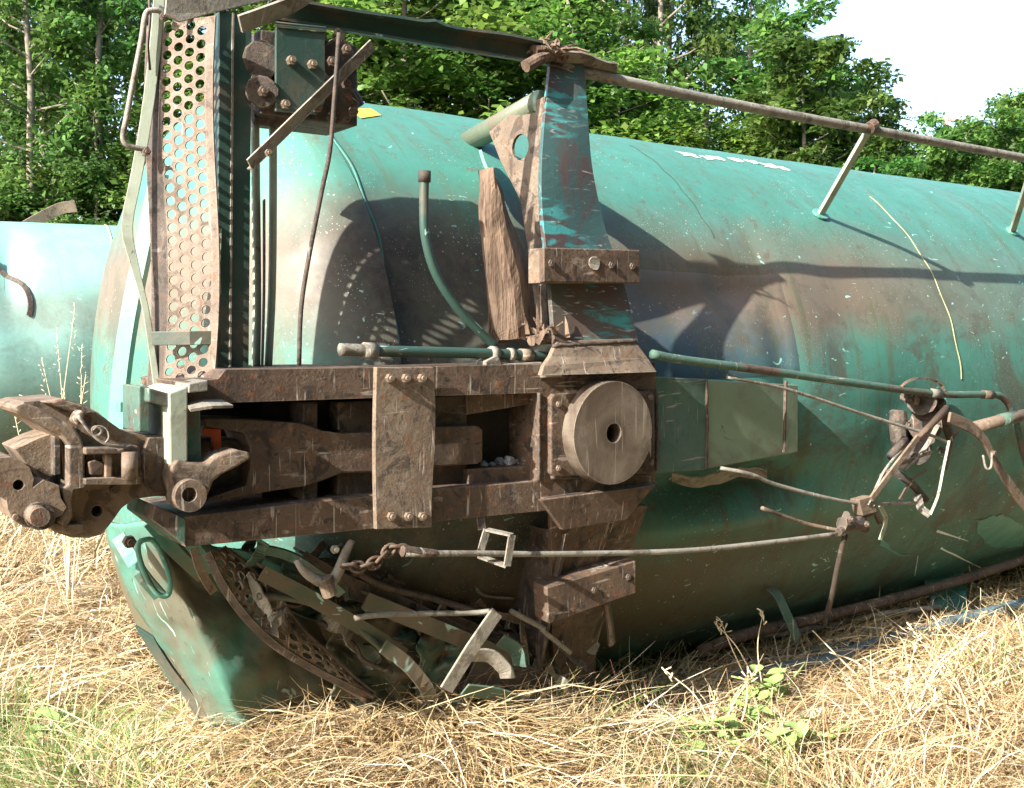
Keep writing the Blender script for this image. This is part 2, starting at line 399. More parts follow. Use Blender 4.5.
def loft(bm, grid, close=False):
    V = [[bm.verts.new(p) for p in row] for row in grid]
    for i in range(len(V) - 1):
        m = len(V[i])
        for j in range(m if close else m - 1):
            f = (V[i][j], V[i][(j + 1) % m], V[i + 1][(j + 1) % m], V[i + 1][j])
            f = tuple(dict.fromkeys(f))
            if len(f) > 2: bm.faces.new(f)
    return bm
bm = new_bm(); xs = [X0 + .04 * i for i in range(123)] + [X0 + 4.9 + .4 * i for i in range(1, 18)]
xs = [x for x in xs if x < XE] + [XE]
loft(bm, [[cylpt(x, 2 * math.pi * j / 260) for j in range(260)] for x in xs], True); shell = obj('tank_shell', bm, M['tank'], car, smooth=True)
def headpt(t, th, xb, sgn, rr=R, dp=XA):
    n = Vector((0, -math.cos(th), math.sin(th))); p = Vector((xb - sgn * dp * math.sin(t), YC, ZC)) + n * rr * math.cos(t)
    p += n * .006 * noise.noise(Vector((xb * 1.3, th * 2, 0))) * math.cos(t)
    e = (p - Vector((1.75, 3.9, ZC - 1.0))).length; p += Vector((.5, .6, .2)) * .16 * math.exp(-(e / .42) ** 2)
    return p
bm = new_bm(); loft(bm, [[headpt(math.pi / 2 * i / 28, 2 * math.pi * j / 150, X0, 1) for j in range(150)] for i in range(28)] + [[Vector((X0 - XA, YC, ZC))] * 150], True)
bmesh.ops.remove_doubles(bm, verts=bm.verts, dist=1e-5); head = obj('tank_head', bm, M['tank'], car, smooth=True)
bm = new_bm(); loft(bm, [[headpt(math.pi / 2 * i / 12, 2 * math.pi * j / 60, XE, -1) for j in range(60)] for i in range(13)], True)
bmesh.ops.remove_doubles(bm, verts=bm.verts, dist=1e-5); obj('tank_head', bm, M['tank'], car, smooth=True)
def arcstrip(name, mat, x, t0, t1, wid, rad=.004, parent=shell, n=40, lean=0):
    bm = new_bm(); g = []
    for i in range(n + 1):
        th = t0 + (t1 - t0) * i / n; xx = x + lean * (i / n) + .006 * math.sin(i * .7); wv = wid * (.75 + .4 * abs(noise.noise(Vector((x, th * 9, 2)))))
        g.append([cylpt(xx - wv / 2, th, R + .0015), cylpt(xx - wv / 4, th, R + rad), cylpt(xx + wv / 4, th, R + rad), cylpt(xx + wv / 2, th, R + .0015)])
    loft(bm, g); return obj(name, bm, mat, parent, smooth=True)
def th_of(p): return math.atan2(p.z - ZC, YC - p.y)
M['seam'] = plain('weld_bead', (.34, .36, .2), .7, .3); M['seam_dark'] = plain('dark_seam', (.04, .07, .055), .8, .3)
arcstrip('weld_seam', M['seam'], cyl(945, 300).x, th_of(cyl(945, 380)), th_of(cyl(900, 200)), .014, .004, lean=-.05)
arcstrip('weld_seam', M['seam_dark'], cyl(712, 235).x, th_of(cyl(712, 238)), th_of(cyl(660, 150)), .010, .003)
arcstrip('weld_seam', M['teal'], 1.935, th_of(cyl(388, 350)), 1.3, .016, .005)
# reinforcing pad beside the bolster, reflected skylight tinted blue into its paint
a0, a1 = th_of(cyl(700, 385)), th_of(cyl(700, 265)); pad_x1 = cyl(797, 320).x
bm = new_bm(); g = [[cylpt(2.75 + (pad_x1 - 2.75) * i / 30, a0 + (a1 - a0) * j / 14, R + (.007 if 0 < i < 30 and 0 < j < 14 else -.01)) for j in range(15)] for i in range(31)]
loft(bm, g); obj('reinforcing_pad', bm, tank_material('pad_paint_sky_tint', 1.0, (.045, .095, .135), (.045, .085, .10)), car, smooth=True)
# lower pad, brown stripe edge (folded skirt of the pad) under the sill
a0, a1 = th_of(cyl(720, 590)), th_of(cyl(720, 512))
# stencilled marks on the upper side, seen edge on
for k, (u, v) in enumerate(((688, 152), (706, 155), (716, 155), (737, 157), (752, 159), (770, 163), (784, 166))):
    c = cyl(u, v + 3); th = th_of(c); bm = new_bm(); wd = (.12, .05, .09, .08, .07, .12, .04)[k]
    g = [[cylpt(c.x - wd / 2 + wd * i / 4 + random.uniform(-.02, .02), th - .022 + .044 * j / 3 + random.uniform(-.007, .007), R + .003) for j in range(4)] for i in range(5)]
    loft(bm, g); obj('stencil_mark', bm, M['white'], shell, smooth=True)
c = cyl(367, 116); bm = new_bm(); loft(bm, [[cylpt(c.x - .05 + .13 * i / 4, th_of(c) - .03 + .07 * j / 3 + .012 * i, R + .004) for j in range(4)] for i in range(5)]); obj('yellow_mark', bm, M['yellow'], shell, smooth=True)
# pale peeled patches on the lower right of the shell
for pts in (((975, 520), (1000, 515), (1024, 527), (1020, 545), (995, 548), (980, 535)), ((877, 535), (895, 550), (913, 556), (896, 556), (880, 545))):
    bm = new_bm(); q = [cyl(v.x + random.uniform(-2.2, 2.2), v.y + random.uniform(-1.8, 1.8), R - .002) for v in spline([Vector((x, y, 0)) for x, y in pts + pts[:1]], 5)[:-1]]
    prism(bm, q, (0, -.006, 0)); obj('peeled_patch', bm, M['teal_clean'], shell)
for a, b in (((937, 531), (968, 541)), ((941, 548), (985, 570)), ((915, 575), (918, 556))):
    bm = new_bm(); ribbon(bm, [cyl(a[0] + (b[0] - a[0]) * t, a[1] + (b[1] - a[1]) * t, R + .002) for t in (0, .33, .66, 1)], (0, -.3, 1), lambda t: .012 * (1 - t) + .003, .003); obj('scratch_mark', bm, M['white'], shell)

# ---- draft sill ---------------------------------------------------------------
YF = 3.09
bm = new_bm(); prism(bm, poly(YF, (185, 382), (218, 379), (226, 369.5), (377, 367.5), (545, 364), (655, 362), (655, 388), (538, 393), (375, 398), (191, 404)), (0, .42, 0))
rail_t = obj('sill_beam', bm, M['rust'], car, .006)
bm = new_bm(); prism(bm, poly(YF, (185, 517), (300, 503.5), (375, 496), (432, 489), (540, 481), (655, 470), (655, 486), (544, 511), (432, 522), (377, 528.5), (300, 536), (185, 547)), (0, .42, 0))
rail_b = obj('sill_beam', bm, M['rust'], car, .006)
bm = new_bm(); prism(bm, poly(3.268, (262, 395), (545, 385), (545, 490), (262, 515)), (0, .003, 0)); obj('pocket_back', bm, M['black'], car)  # black plate, shade of the deep pocket painted in
bm = new_bm(); prism(bm, poly(YF, (538, 392), (655, 387), (655, 471), (538, 482)), (0, .38, 0)); cblock = obj('centre_filler', bm, M['rust'], car, .004)
bm = new_bm(); prism(bm, poly(3.40, (188, 400), (275, 396), (275, 515), (188, 520)), (0, .02, 0)); obj('pocket_back', bm, M['black'], car)  # same painted pocket shade, nearer the sill end
# lip running along the lower beam, top side caught by the light
bm = new_bm(); prism(bm, poly(3.085, (155, 505), (186, 519), (186, 546), (180, 541), (152, 520)), (0, .25, 0)); obj('beam_end_plate', bm, M['rust_green'], car, .004)
# yoke and draft gear
yk = [(100 + x / 3.413, 350 + y / 3.413) for x, y in ((350, 232), (500, 236), (690, 250), (760, 275), (830, 285), (945, 283), (945, 418), (830, 420), (760, 446), (700, 466), (600, 480), (370, 520), (370, 505), (500, 462), (512, 400), (512, 330), (490, 282), (360, 262))]
bm = new_bm(); prism(bm, poly(3.13, *yk), (0, .17, 0)); yoke = obj('draft_yoke', bm, M['rust'], car, .006)
bm = new_bm(); prism(bm, poly(3.13, (432, 427), (478, 426), (483, 430), (483, 461), (478, 464), (432, 467)), (0, .16, 0)); obj('yoke_strap', bm, M['rust'], yoke, .006)
bm = new_bm(); prism(bm, poly(3.2, (165, 437), (250, 440), (262, 445), (262, 488), (250, 494), (165, 497)), (0, .12, 0)); obj('yoke_throat', bm, M['iron'], yoke, .008)
bm = new_bm()
for q, yy, d in ((((303, 402), (318, 402), (318, 500), (303, 502)), 3.16, .2), (((338, 402), (378, 400), (378, 436), (344, 433), (338, 430)), 3.18, .17), (((338, 472), (375, 470), (375, 496), (338, 500)), 3.18, .17)):
    prism(bm, poly(yy, *q), (0, d, 0))
obj('draft_gear', bm, M['rust_dark'], car, .006)
for q, yy in ((((430, 397), (467, 395), (467, 428), (430, 430)), 3.16), (((467, 394), (538, 391), (532, 404), (467, 415)), 3.14), (((430, 464), (467, 462), (467, 486), (430, 489)), 3.17), (((468, 469), (532, 466), (532, 485), (468, 488)), 3.14)):
    bm = new_bm(); prism(bm, poly(yy, *q), (0, .18, 0)); obj('follower_block', bm, M['rust_dark'] if yy > 3.15 else M['rust'], car, .005)
bm = new_bm(); prism(bm, poly(3.15, (203, 428), (221, 429), (222, 452), (213, 452), (213, 437), (203, 436)), (0, .02, 0)); obj('orange_wear_plate', bm, M['orange'], car, .002)
bm = new_bm()      # tie plate, slightly bowed
g = [[pY(375 + 57 * u - 1.5 * math.sin(3.1 * t) * (1 - u) + (2 * math.sin(5 * t) if u == 1 else 0), 367 + (162 - 2 * u) * t, 3.062 + .004 * math.sin(4 * t)) for u in (0, .5, 1)] for t in [i / 8 for i in range(9)]]
loft(bm, g); tie = obj('tie_plate', bm, M['rust_pale'], car, .002, solid=.022)
for x, y in ((389, 378), (405, 378), (421, 378), (390, 516), (407, 516), (421, 516)): bolt(tie, pY(x, y, 3.052), .015, .016, M['rust_pale'])
# centre plate
bm = new_bm(); prism(bm, poly(3.066, (555, 394), (650, 391), (655, 395), (655, 470), (650, 474), (555, 477), (551, 473), (551, 398)), (0, .03, 0)); cbase = obj('centre_plate_base', bm, M['rust'], car, .006)
for x, y in ((558, 404), (558, 468), (650, 397), (651, 462)): bolt(cbase, pY(x, y, 3.064), .011, .008, M['rust_pale'])
def disc_mat(c):
    k = N('worn_centre_plate'); x, y, z = k.xyz(); dx, dz = k.math('SUBTRACT', x, c.x), k.math('SUBTRACT', z, c.z)
    r = k.math('SQRT', k.math('ADD', k.math('MULTIPLY', dx, dx), k.math('MULTIPLY', dz, dz))); n = k.noise(5, 6, .65, dist=.5); f = k.noise(45, 5, .7)
    rr = k.math('ADD', r, k.math('MULTIPLY', k.math('SUBTRACT', n, .5), .02)); ring = k.math('SINE', k.math('MULTIPLY', r, 900.0))
    col = k.mix(k.rng(n, .35, .65), (.095, .072, .052), (.15, .118, .088)); col = k.mix(k.rng(rr, .165, .185, 0, .55), col, (.06, .042, .03))
    col = k.mix(k.rng(rr, .075, .05, 0, .6), col, (.055, .04, .03)); col = k.mix(k.math('MULTIPLY', k.rng(rr, .10, .13), k.rng(n, .45, .6, 0, .5)), col, (.21, .175, .14))
    col = k.mix(k.rng(f, .58, .68, 0, .5), col, (.05, .036, .028)); col = k.mix(k.rng(k.noise(40, 2, .5, (1, 1, .06), 1), .66, .69, 0, .6), col, (.3, .26, .22))
    col = k.mix(k.math('MULTIPLY', edge_wear(k), k.rng(f, .4, .55, .2, .8)), col, (.34, .28, .22))
    k.bump(k.math('ADD', k.math('MULTIPLY', ring, .06), k.math('ADD', f, n)), .3, .004); return k.done(col, k.rng(n, .3, .7, .42, .7), .15, .45)
DC = pY(614, 433, 3.0)
bm = new_bm(); prism(bm, circ(DC, .192, 56), (0, .075, 0), [circ(DC - Vector((.0, 0, 0)), .036, 24)]); disc = obj('centre_plate', bm, disc_mat(DC - CO), car, .007, seg=3)
bm = new_bm(); prism(bm, circ(DC + Vector((0, .06, 0)), .05, 20), (0, .012, 0)); obj('pin_hole_floor', bm, M['black'], disc)
# gussets
bm = new_bm(); f = [pY(557, 341, 3.075), pY(633, 338.5, 3.075), pY(648, 358, 3.05), pY(657, 372, 3.02), pY(600, 374, 3.02), pY(541, 375.5, 3.02), pY(544, 366, 3.03), pY(551, 356, 3.055)]
prism(bm, f, (0, .022, 0)); obj('bolster_gusset', bm, M['rust_pale'], car, .003)
bm = new_bm(); prism(bm, [pY(541, 500, 3.05), pY(655, 485, 3.05), pY(626, 520, 3.07), pY(563, 530, 3.07)], (0, .022, 0)); obj('bolster_gusset', bm, M['rust'], car, .003)
# sill extension: rusty part and green part
bm = new_bm(); prism(bm, [pY(655, 377, 3.10), pY(706, 379, 3.13), pY(706, 470, 3.13), pY(655, 473, 3.10)], (0, .3, 0)); obj('sill_extension', bm, M['rust_green'], car, .004)
bm = new_bm(); prism(bm, [pY(706, 379.5, 3.134), pY(798, 385, 3.20), pY(798, 452, 3.20), pY(706, 469, 3.134)], (0, .25, 0)); obj('sill_extension', bm, M['pad'], car, .004)
bm = new_bm(); ribbon(bm, [pY(786, 381, 3.13), pY(785, 415, 3.13), pY(784, 452, 3.13)], (1, 0, 0), .011, .012); obj('thin_bar', bm, M['rust_dark'], car)
bm = new_bm(); g = [[pY(672 + 95 * u, 471 + 5 * math.sin(6 * u) + 9 * v + 3 * random.random(), 3.13 + .09 * v + .03 * random.random() + .05 * u) for u in [i / 10 for i in range(11)]] for v in (0, .5, 1)]
loft(bm, g); obj('torn_sheet', bm, M['galv'], car, solid=.006)

# ---- body bolster arms ----------------------------------------------------------
def armY(py): return 3.085 + (3.30 - 3.085) * max(0, min(1, (345 - py) / 290.0)) ** .9
L = [(553, 345), (548, 282), (544, 247), (540, 205), (540, 164), (544, 110), (550, 57)]; Rr = [(637, 345), (622, 282), (610, 249), (600, 215), (590, 164), (586, 110), (582, 58)]
bm = new_bm(); g = []
for (a, b), (c, d) in zip(spline([Vector((x, y, 0)) for x, y in L], 4) and [(v.x, v.y) for v in spline([Vector((x, y, 0)) for x, y in L], 4)], [(v.x, v.y) for v in spline([Vector((x, y, 0)) for x, y in Rr], 4)]):
    g.append([pY(a + (c - a) * u, b + (d - b) * u, armY(b) + .006 * math.sin(u * 3 + b * .02)) for u in (0, .25, .5, .75, 1)])
loft(bm, g); arm_u = obj('bolster_arm', bm, M['arm'], car, .002, solid=.022)
def armYl(py): return 3.085 + .30 * max(0, (py - 500) / 200.0)
L = [(549, 505), (550, 560), (550, 624), (553, 660), (557, 686), (566, 705)]; Rr = [(646, 505), (630, 548), (612, 592), (596, 640), (594, 670), (600, 694)]
bm = new_bm(); g = []
for a, c in zip(spline([Vector((x, y, 0)) for x, y in L], 4), spline([Vector((x, y, 0)) for x, y in Rr], 4)):
    tw = max(0, (a.y - 620) / 80)
    g.append([pY(a.x + (c.x - a.x) * u, a.y + (c.y - a.y) * u, armYl(a.y) + tw * .12 * u) for u in (0, .25, .5, .75, 1)])
loft(bm, g); arm_l = obj('bolster_arm', bm, M['rust'], car, .002, solid=.022)
# webs behind the arms
xw = pY(562, 200, 3.2).x
bm = new_bm(); web = [pX(545, 96, xw - .03), pX(512, 112, xw - .03), pX(489, 132, xw - .03), pX(500, 160, xw - .03), pX(520, 200, xw - .03), pX(528, 250, xw - .03), pX(535, 330, xw - .03), pX(548, 330, xw - .03), pX(543, 240, xw - .03), pX(541, 160, xw - .03)]
hc = pX(520, 147, xw - .03); prism(bm, web, (.014, 0, 0), [circ(hc, .055, 16, 'X', .05)]); obj('bolster_web', bm, M['rust_pale'], car, .002)
bm = new_bm()
prism(bm, [Vector((xw - .05, 3.11, ZC - .35)), Vector((xw - .05, 3.30, ZC - 1.0)), Vector((xw - .05, 3.75, ZC - 1.05)), Vector((xw - .05, 3.35, ZC - .35))], (.014, 0, 0)); obj('bolster_web', bm, M['rust_dark'], car)
bm = new_bm(); tube(bm, [pY(541, 102, 3.32), cyl(474, 141) + Vector((0, .05, 0))], .047, 18); obj('cross_tube', bm, painted('dirty_tube_paint', (.13, .165, .11), .6, .8, .5), car, smooth=True)
bm = new_bm(); g = [[pX(480 + 28 * t, 150 + 60 * t ** .8, xw - .10 + .1 * v) for v in (0, 1)] for t in [i / 8 for i in range(9)]]
loft(bm, g); obj('saddle_flange', bm, M['teal_clean'], car, solid=.012)
# side brackets on the arms
bm = new_bm(); prism(bm, [pY(544, 247.5, 3.03), pY(640, 250, 3.03), pY(640, 283, 3.03), pY(544, 282, 3.03)], (0, .03, 0)); br = obj('side_bearing_bracket', bm, M['rust'], car, .004)
bm = new_bm(); prism(bm, [pY(540, 248, 3.062), pY(636, 250, 3.062), pY(636, 283, 3.062), pY(540, 283, 3.062)], (0, .07, 0)); obj('bracket_block', bm, M['rust_pale'], br, .003)
for x, y in ((551, 263), (611, 265), (632, 266)): bolt(br, pY(x, y, 3.029), .013, .007, M['rust_dark'])
bm = new_bm(); prism(bm, circ(pY(595, 263, 3.024), .024, 14), (0, .01, 0)); lumpy(bm, .008, 30); obj('weld_lump', bm, M['galv'], br)
bm = new_bm(); prism(bm, [pY(547, 588, 3.10), pY(636, 561, 3.10), pY(636, 593, 3.10), pY(549, 624, 3.10)], (0, .085, .01)); br2 = obj('side_bearing_bracket', bm, M['rust'], car, .004)
for x, y in ((628, 577), (594, 590)): bolt(br2, pY(x, y, 3.099), .013, .006, M['rust_dark'])

# ---- pipes along the sill -------------------------------------------------------
def pipe(name, mat, Y, pts, r, parent=car, smooth=5, seg=12):
    bm = new_bm(); tube(bm, [pY(p[0], p[1], p[2] if len(p) > 2 else Y) for p in pts], r, seg, smooth); return obj(name, bm, mat, parent, smooth=True)
bp = pipe('brake_pipe', M['teal_dark'], 3.13, ((372, 351), (430, 352), (500, 354), (552, 357)), .019)
pipe('pipe_union', M['galv'], 3.13, ((340, 349.5), (356, 350), (375, 351)), .021, bp); pipe('union_nut', M['galv'], 3.13, ((363, 350.5), (376, 351)), .027, bp, 0, 8)
pipe('union_nut', M['galv'], 3.13, ((490, 353.5), (497, 354)), .027, bp, 0, 8); pipe('pipe_clamp', M['rust_pale'], 3.13, ((520, 355), (531, 355.5)), .024, bp, 0)
pipe('pipe_clamp', M['galv'], 3.13, ((508, 354.5), (513, 354.7)), .024, bp, 0)
bm = new_bm(); prism(bm, poly(3.10, (486, 361), (498, 355), (502, 364), (542, 362), (544, 366), (486, 366)), (0, .06, 0)); obj('pipe_bracket', bm, M['galv'], bp, .003)
bp2 = pipe('brake_pipe', M['rust_green'], 3.06, ((652, 354), (680, 359.5), (754, 369), (861, 384), (939, 394), (990, 394.5), (1003, 398), (1011, 409), (1018, 430), (1024, 455), (1030, 475)), .018)
pipe('pipe_sleeve', M['galv'], 3.06, ((930, 392.8), (940, 394)), .023, bp2, 0)
pipe('pipe_sleeve', M['rust_pale'], 3.06, ((983, 394.5), (992, 395)), .023, bp2, 0)
cp = pipe('bent_pipe', M['teal_dark'], 3.17, ((424.5, 176), (424, 205), (425.5, 238), (436, 274), (456, 306), (477, 329), (496, 347)), .0165)
pipe('pipe_cap', M['rust_dark'], 3.17, ((424.6, 171), (424.5, 182)), .022, cp, 0, 8)
# brake rod and its loop, other thin rods
pipe('brake_rod', M['galv'], 3.02, ((405, 553.5), (480, 553.5), (560, 554), (680, 551), (760, 543.5), (842, 533.5)), .0105)
bm = new_bm(); c = [pY(487, 529.5, 3.08), pY(512, 535, 2.99), pY(507, 566, 2.99), pY(479, 556, 3.08)]
for i in range(4): ribbon(bm, [c[i], c[(i + 1) % 4]], (1, 0, 0), .028, .007)
obj('rod_loop', bm, M['galv'], car)
bm = new_bm(); ribbon(bm, [pY(480, 515, 3.1), pY(482, 530, 3.085)], (1, 0, 0), .03, .008); obj('loop_hanger', bm, M['rust_dark'], car)
pipe('thin_rod', M['galv'], 3.06, ((727, 377), (786, 389), (860, 413), (927, 434, 3.0), (949, 443, 3.0)), .0075)
pipe('thin_rod', M['galv'], 3.06, ((720, 468, 3.12), (750, 474), (781, 486), (855, 503, 3.02), (915, 503, 3.02)), .0085)
pipe('thin_rod', M['rust_pale'], 3.1, ((762, 508), (804, 523), (842, 531, 3.03)), .009)
pipe('thin_rod', M['rust_dark'], 3.12, ((845, 535, 3.05), (838, 565), (832, 595, 3.2), (824, 624, 3.3)), .013)
# rod clevis
bm = new_bm()
for a, b, r in (((838, 532), (872, 512), .018), ((846, 515), (866, 530), .02), ((842, 524), (862, 524), .03), ((872, 505), (880, 522), .014)): tube(bm, [pY(*a, 3.01), pY(*b, 3.03)], r, 8)
lumpy(bm, .012, 25); cl = obj('rod_clevis', bm, M['iron'], car)
for x, y in ((850, 519), (866, 524)): bolt(cl, pY(x, y, 2.985), .014, .012, M['rust'])
bm = new_bm(); prism(bm, poly(3.0, (859, 500), (873, 496), (877, 512), (863, 516)), (0, .05, 0)); obj('clevis_block', bm, M['rust_pale'], cl, .003)
# outlet valve with operating levers
vc = pY(922, 425, 3.1)
def place(px, py, Y, f): bm = new_bm(); f(bm, pY(px, py, Y)); return bm
bm = new_bm(); g = []
for i in range(9):
    a = math.pi * i / 8; u = -math.cos(a)
    g.append([pY(922 + 22 * u, 391 - 13 * math.sin(a), 3.05), pY(922 + 22 * u, 391 - 13 * math.sin(a), 3.25)])
loft(bm, g); valve = obj('outlet_valve', bm, M['rust_pale'], car, solid=.012)
bm = new_bm(); tube(bm, [pY(922, 402, 3.25), pY(922, 402, 3.10)], .062, 16); tube(bm, [pY(925, 425, 3.28), pY(925, 425, 3.12)], .085, 18); tube(bm, [pY(920, 450, 3.28), pY(918, 452, 3.14)], .06, 14)
tube(bm, [pY(896, 412, 3.3), pY(898, 440, 3.27), pY(905, 462, 3.3)], .045, 10); tube(bm, [pY(905, 395, 3.26), pY(940, 415, 3.22)], .03, 8); tube(bm, [pY(938, 400, 3.2), pY(950, 440, 3.24)], .028, 8); lumpy(bm, .03, 12); obj('valve_body', bm, M['iron'], valve, .004)
for x, y in ((906, 400), (940, 402), (905, 425), (946, 424), (912, 455), (940, 450)): bolt(valve, pY(x, y, 3.10), .018, .02, M['rust_dark'])
bm = new_bm(); prism(bm, circ(pY(918, 401, 3.07), .02, 10), (0, .05, 0)); obj('valve_stem', bm, M['rust_pale'], valve, .003)
bm = new_bm(); tube(bm, [pY(890, 457, 3.05), pY(905, 440, 3.05)], .022, 10); tube(bm, [pY(893, 470, 3.08), pY(912, 484, 3.1), pY(926, 500, 3.1)], .018, 8); lumpy(bm, .008, 20); obj('valve_fitting', bm, M['iron'], valve, smooth=True)
bm = new_bm(); ribbon(bm, [pY(871, 499, 2.99), pY(895, 467, 2.99), pY(918, 437, 2.99)], (1, 0, -1), .03, .012); obj('flat_lever', bm, M['rust_pale'], valve, .002)
bm = new_bm(); tube(bm, [pY(918, 437, 2.99), pY(932, 424, 2.99), pY(947, 408, 2.99)], lambda t: .013 + .006 * t, 10); obj('lever_tail', bm, M['rust'], valve, smooth=True)
bm = new_bm(); ribbon(bm, [pY(949, 441, 2.99), pY(943, 470, 2.99), pY(938, 495, 2.99), pY(930, 515, 3.0)], (1, .6, 0), lambda t: .03 + .012 * math.sin(3 * t), .012, 4); obj('bent_link', bm, M['pale'], valve)
bm = new_bm(); ribbon(bm, [pY(930, 515, 3.0), pY(921, 508, 3.04), pY(917, 495, 3.1)], (1, 0, .5), .04, .008, 4); obj('bent_link', bm, M['galv'], valve)
for q, w_, mt in ((((905, 470, 3.08), (925, 448, 3.06), (938, 425, 3.06)), .022, 'galv'), (((880, 476, 3.1), (905, 462, 3.08), (932, 452, 3.06)), .016, 'rust_pale'), (((900, 500, 3.1), (912, 480, 3.08), (926, 470, 3.08)), .02, 'rust_dark'), (((868, 505, 3.0), (885, 470, 3.02), (905, 445, 3.04)), .012, 'galv'), (((945, 470, 3.04), (952, 440, 3.03), (960, 428, 3.02)), .018, 'rust'), (((880, 540, 3.1), (886, 520, 3.08), (880, 505, 3.05)), .02, 'pale')):
    bm = new_bm(); ribbon(bm, [pY(*p) for p in q], (1, -.3, .8), w_, .009, 5); obj('linkage_bar', bm, M[mt], valve, .002)
pts = [(949, 417), (958, 421), (972, 428), (985, 441), (994, 460), (1005, 478), (1017, 495), (1030, 512)]
bm = new_bm(); ribbon(bm, [pY(x, y, 2.96) for x, y in pts], lambda t: (1, 0, .9), lambda t: .05 + .008 * math.sin(9 * t), .014, 3); lv = obj('curved_lever', bm, M['rust_pale'], car, .003)
bm = new_bm(); tube(bm, [pY(983, 455, 2.95), pY(986, 468, 2.94), pY(991, 467, 2.93), pY(992, 453, 2.93)], .006, 8, 4); obj('cotter_clip', bm, M['galv'], lv, smooth=True)
prism_b = new_bm(); prism(prism_b, circ(pY(996, 454, 2.93), .016, 10), (0, .03, 0)); obj('lever_pin', prism_b, M['rust'], lv, .003)
pp = pipe('valve_shaft', M['rust_pale'], 3.02, ((972, 428, 3.06), (1000, 420.5), (1040, 411, 3.0)), .031, smooth=0, seg=16); pipe('shaft_collar', M['rust_green'], 3.02, ((1000, 420.5), (1016, 416.5, 3.018)), .034, pp, 0, 16)

# ---- handrail on struts over the tank --------------------------------------------
rail = pipe('side_handrail', M['galv'], 3.30, ((560, 66), (600, 76), (700, 97.5), (800, 117), (872, 130), (950, 144.5), (1024, 158), (1100, 172)), .022, smooth=4)
for (bx, by), (tx, ty) in (((820, 215), (872, 124)), ((1012, 232), (1034, 163))):
    B = cyl(bx, by); T = pY(tx, ty, 3.285); bm = new_bm(); ribbon(bm, [B + (B - T) * .02, B + (T - B) * .4, T], (1, 0, 0), lambda t: .045 - .004 * t, .02); st = obj('handrail_strut', bm, M['pale'], car, .003)
    bm = new_bm(); th = th_of(B); n = Vector((0, -math.cos(th), math.sin(th))); tg = Vector((0, math.sin(th), math.cos(th)))
    prism(bm, [B + Vector((1, 0, 0)) * .055 * math.cos(a) + tg * .04 * math.sin(a) for a in [math.pi * k / 8 for k in range(16)]], n * .012); obj('strut_foot', bm, M['teal_clean'], st, .003)
    bm = new_bm(); tube(bm, [T + Vector((-.02, 0, -.02)), T + Vector((.02, 0, .0))], .029, 12); obj('strut_clip', bm, M['rust'], st)

# ---- end platform, upper half ----------------------------------------------------
YP = 3.28
p0, p1 = pY(233, 372, YP), pY(236, 14, YP)
bm = new_bm(); wch = .105; d = p1 - p0
prism(bm, [p0 + Vector((-wch / 2, 0, 0)), p0 + Vector((wch / 2, 0, 0)), p0 + Vector((wch / 2, .05, 0)), p0 + Vector((wch / 2 - .01, .05, 0)), p0 + Vector((wch / 2 - .01, .01, 0)), p0 + Vector((-wch / 2 + .01, .01, 0)), p0 + Vector((-wch / 2 + .01, .05, 0)), p0 + Vector((-wch / 2, .05, 0))], d); post = obj('platform_post', bm, M['teal_dark'], car, .002)
bm = new_bm(); prism(bm, [p0 + Vector((-.014, -.006, 0)), p0 + Vector((-.008, -.006, 0)), p0 + Vector((-.008, .0, 0)), p0 + Vector((-.014, 0, 0))], d); obj('post_rib', bm, M['galv'], post)
bm = new_bm(); a, b = pY(217, 372, YP + .03), pY(220, 40, YP + .03)
ribbon(bm, [a, a + (b - a) * .2 + Vector((.0, 0, 0)), a + (b - a) * .33 + Vector((-.012, -.02, 0)), a + (b - a) * .5, b], (0, 1, 0), .05, .006, 5); obj('grating_edge_angle', bm, M['pale'], car)
# perforated walkway plate: right edge nearer, left edge deeper
gA, gB = pY(163, 392, 3.34), pY(207, 388, 3.215); gT, gTb = pY(166, 22, 3.34), pY(211, 16, 3.215)
nu, nv = 4, 28
def gfun(u, v):
    s, t = u / (nu * .0345), v / (nv * .0403)
    lo = gA + (gB - gA) * s; hi = gT + (gTb - gT) * s
    p = lo + (hi - lo) * t; return p + Vector((.010 * math.sin(t * 6), -.012 * math.sin(t * 5), 0))
bm = new_bm(); perf(bm, gfun, nu, nv, .0142, .0345, .0403, 14); grat = obj('perforated_walkway', bm, M['perf'], car, solid=.005, recalc=True)
bm = new_bm(); w2 = [[gfun(-.0 - .045 * (k == 0), nv * .0403 * t) + Vector((0, .02 * (k == 0), 0)) for k in range(2)] for t in [i / 12 for i in range(13)]]
loft(bm, w2); obj('walkway_flange', bm, M['rust_dark'], grat, solid=.006)
bm = new_bm(); w2 = [[gfun(nu * .0345 + .022 * k, nv * .0403 * t) + Vector((0, .0, 0)) for k in range(2)] for t in [i / 12 for i in range(13)]]
loft(bm, w2); obj('walkway_flange', bm, M['perf'], grat, solid=.006)
bm = new_bm(); ribbon(bm, [pY(152, 338.5, 3.30), pY(190, 338, 3.22), pY(222, 337.5, 3.2)], (0, 0, 1), .042, .008); obj('cross_strap', bm, M['teal_dark'], car, .002)
# top corner sheets
bm = new_bm(); prism(bm, [pY(165, 14, 3.26), pY(180, 22, 3.26), pY(215, 12, 3.27), pY(268, 0, 3.28), pY(290, -14, 3.28), pY(168, -14, 3.26)], (0, .012, 0)); obj('corner_sheet', bm, M['galv'], car, .002)
bm = new_bm(); ribbon(bm, [pY(240, 24, 3.24), pY(262, 16, 3.23), pY(290, 5, 3.22), pY(318, -12, 3.21)], (.2, -.6, 1), .055, .012, 4); obj('corner_brace', bm, M['galv'], car)
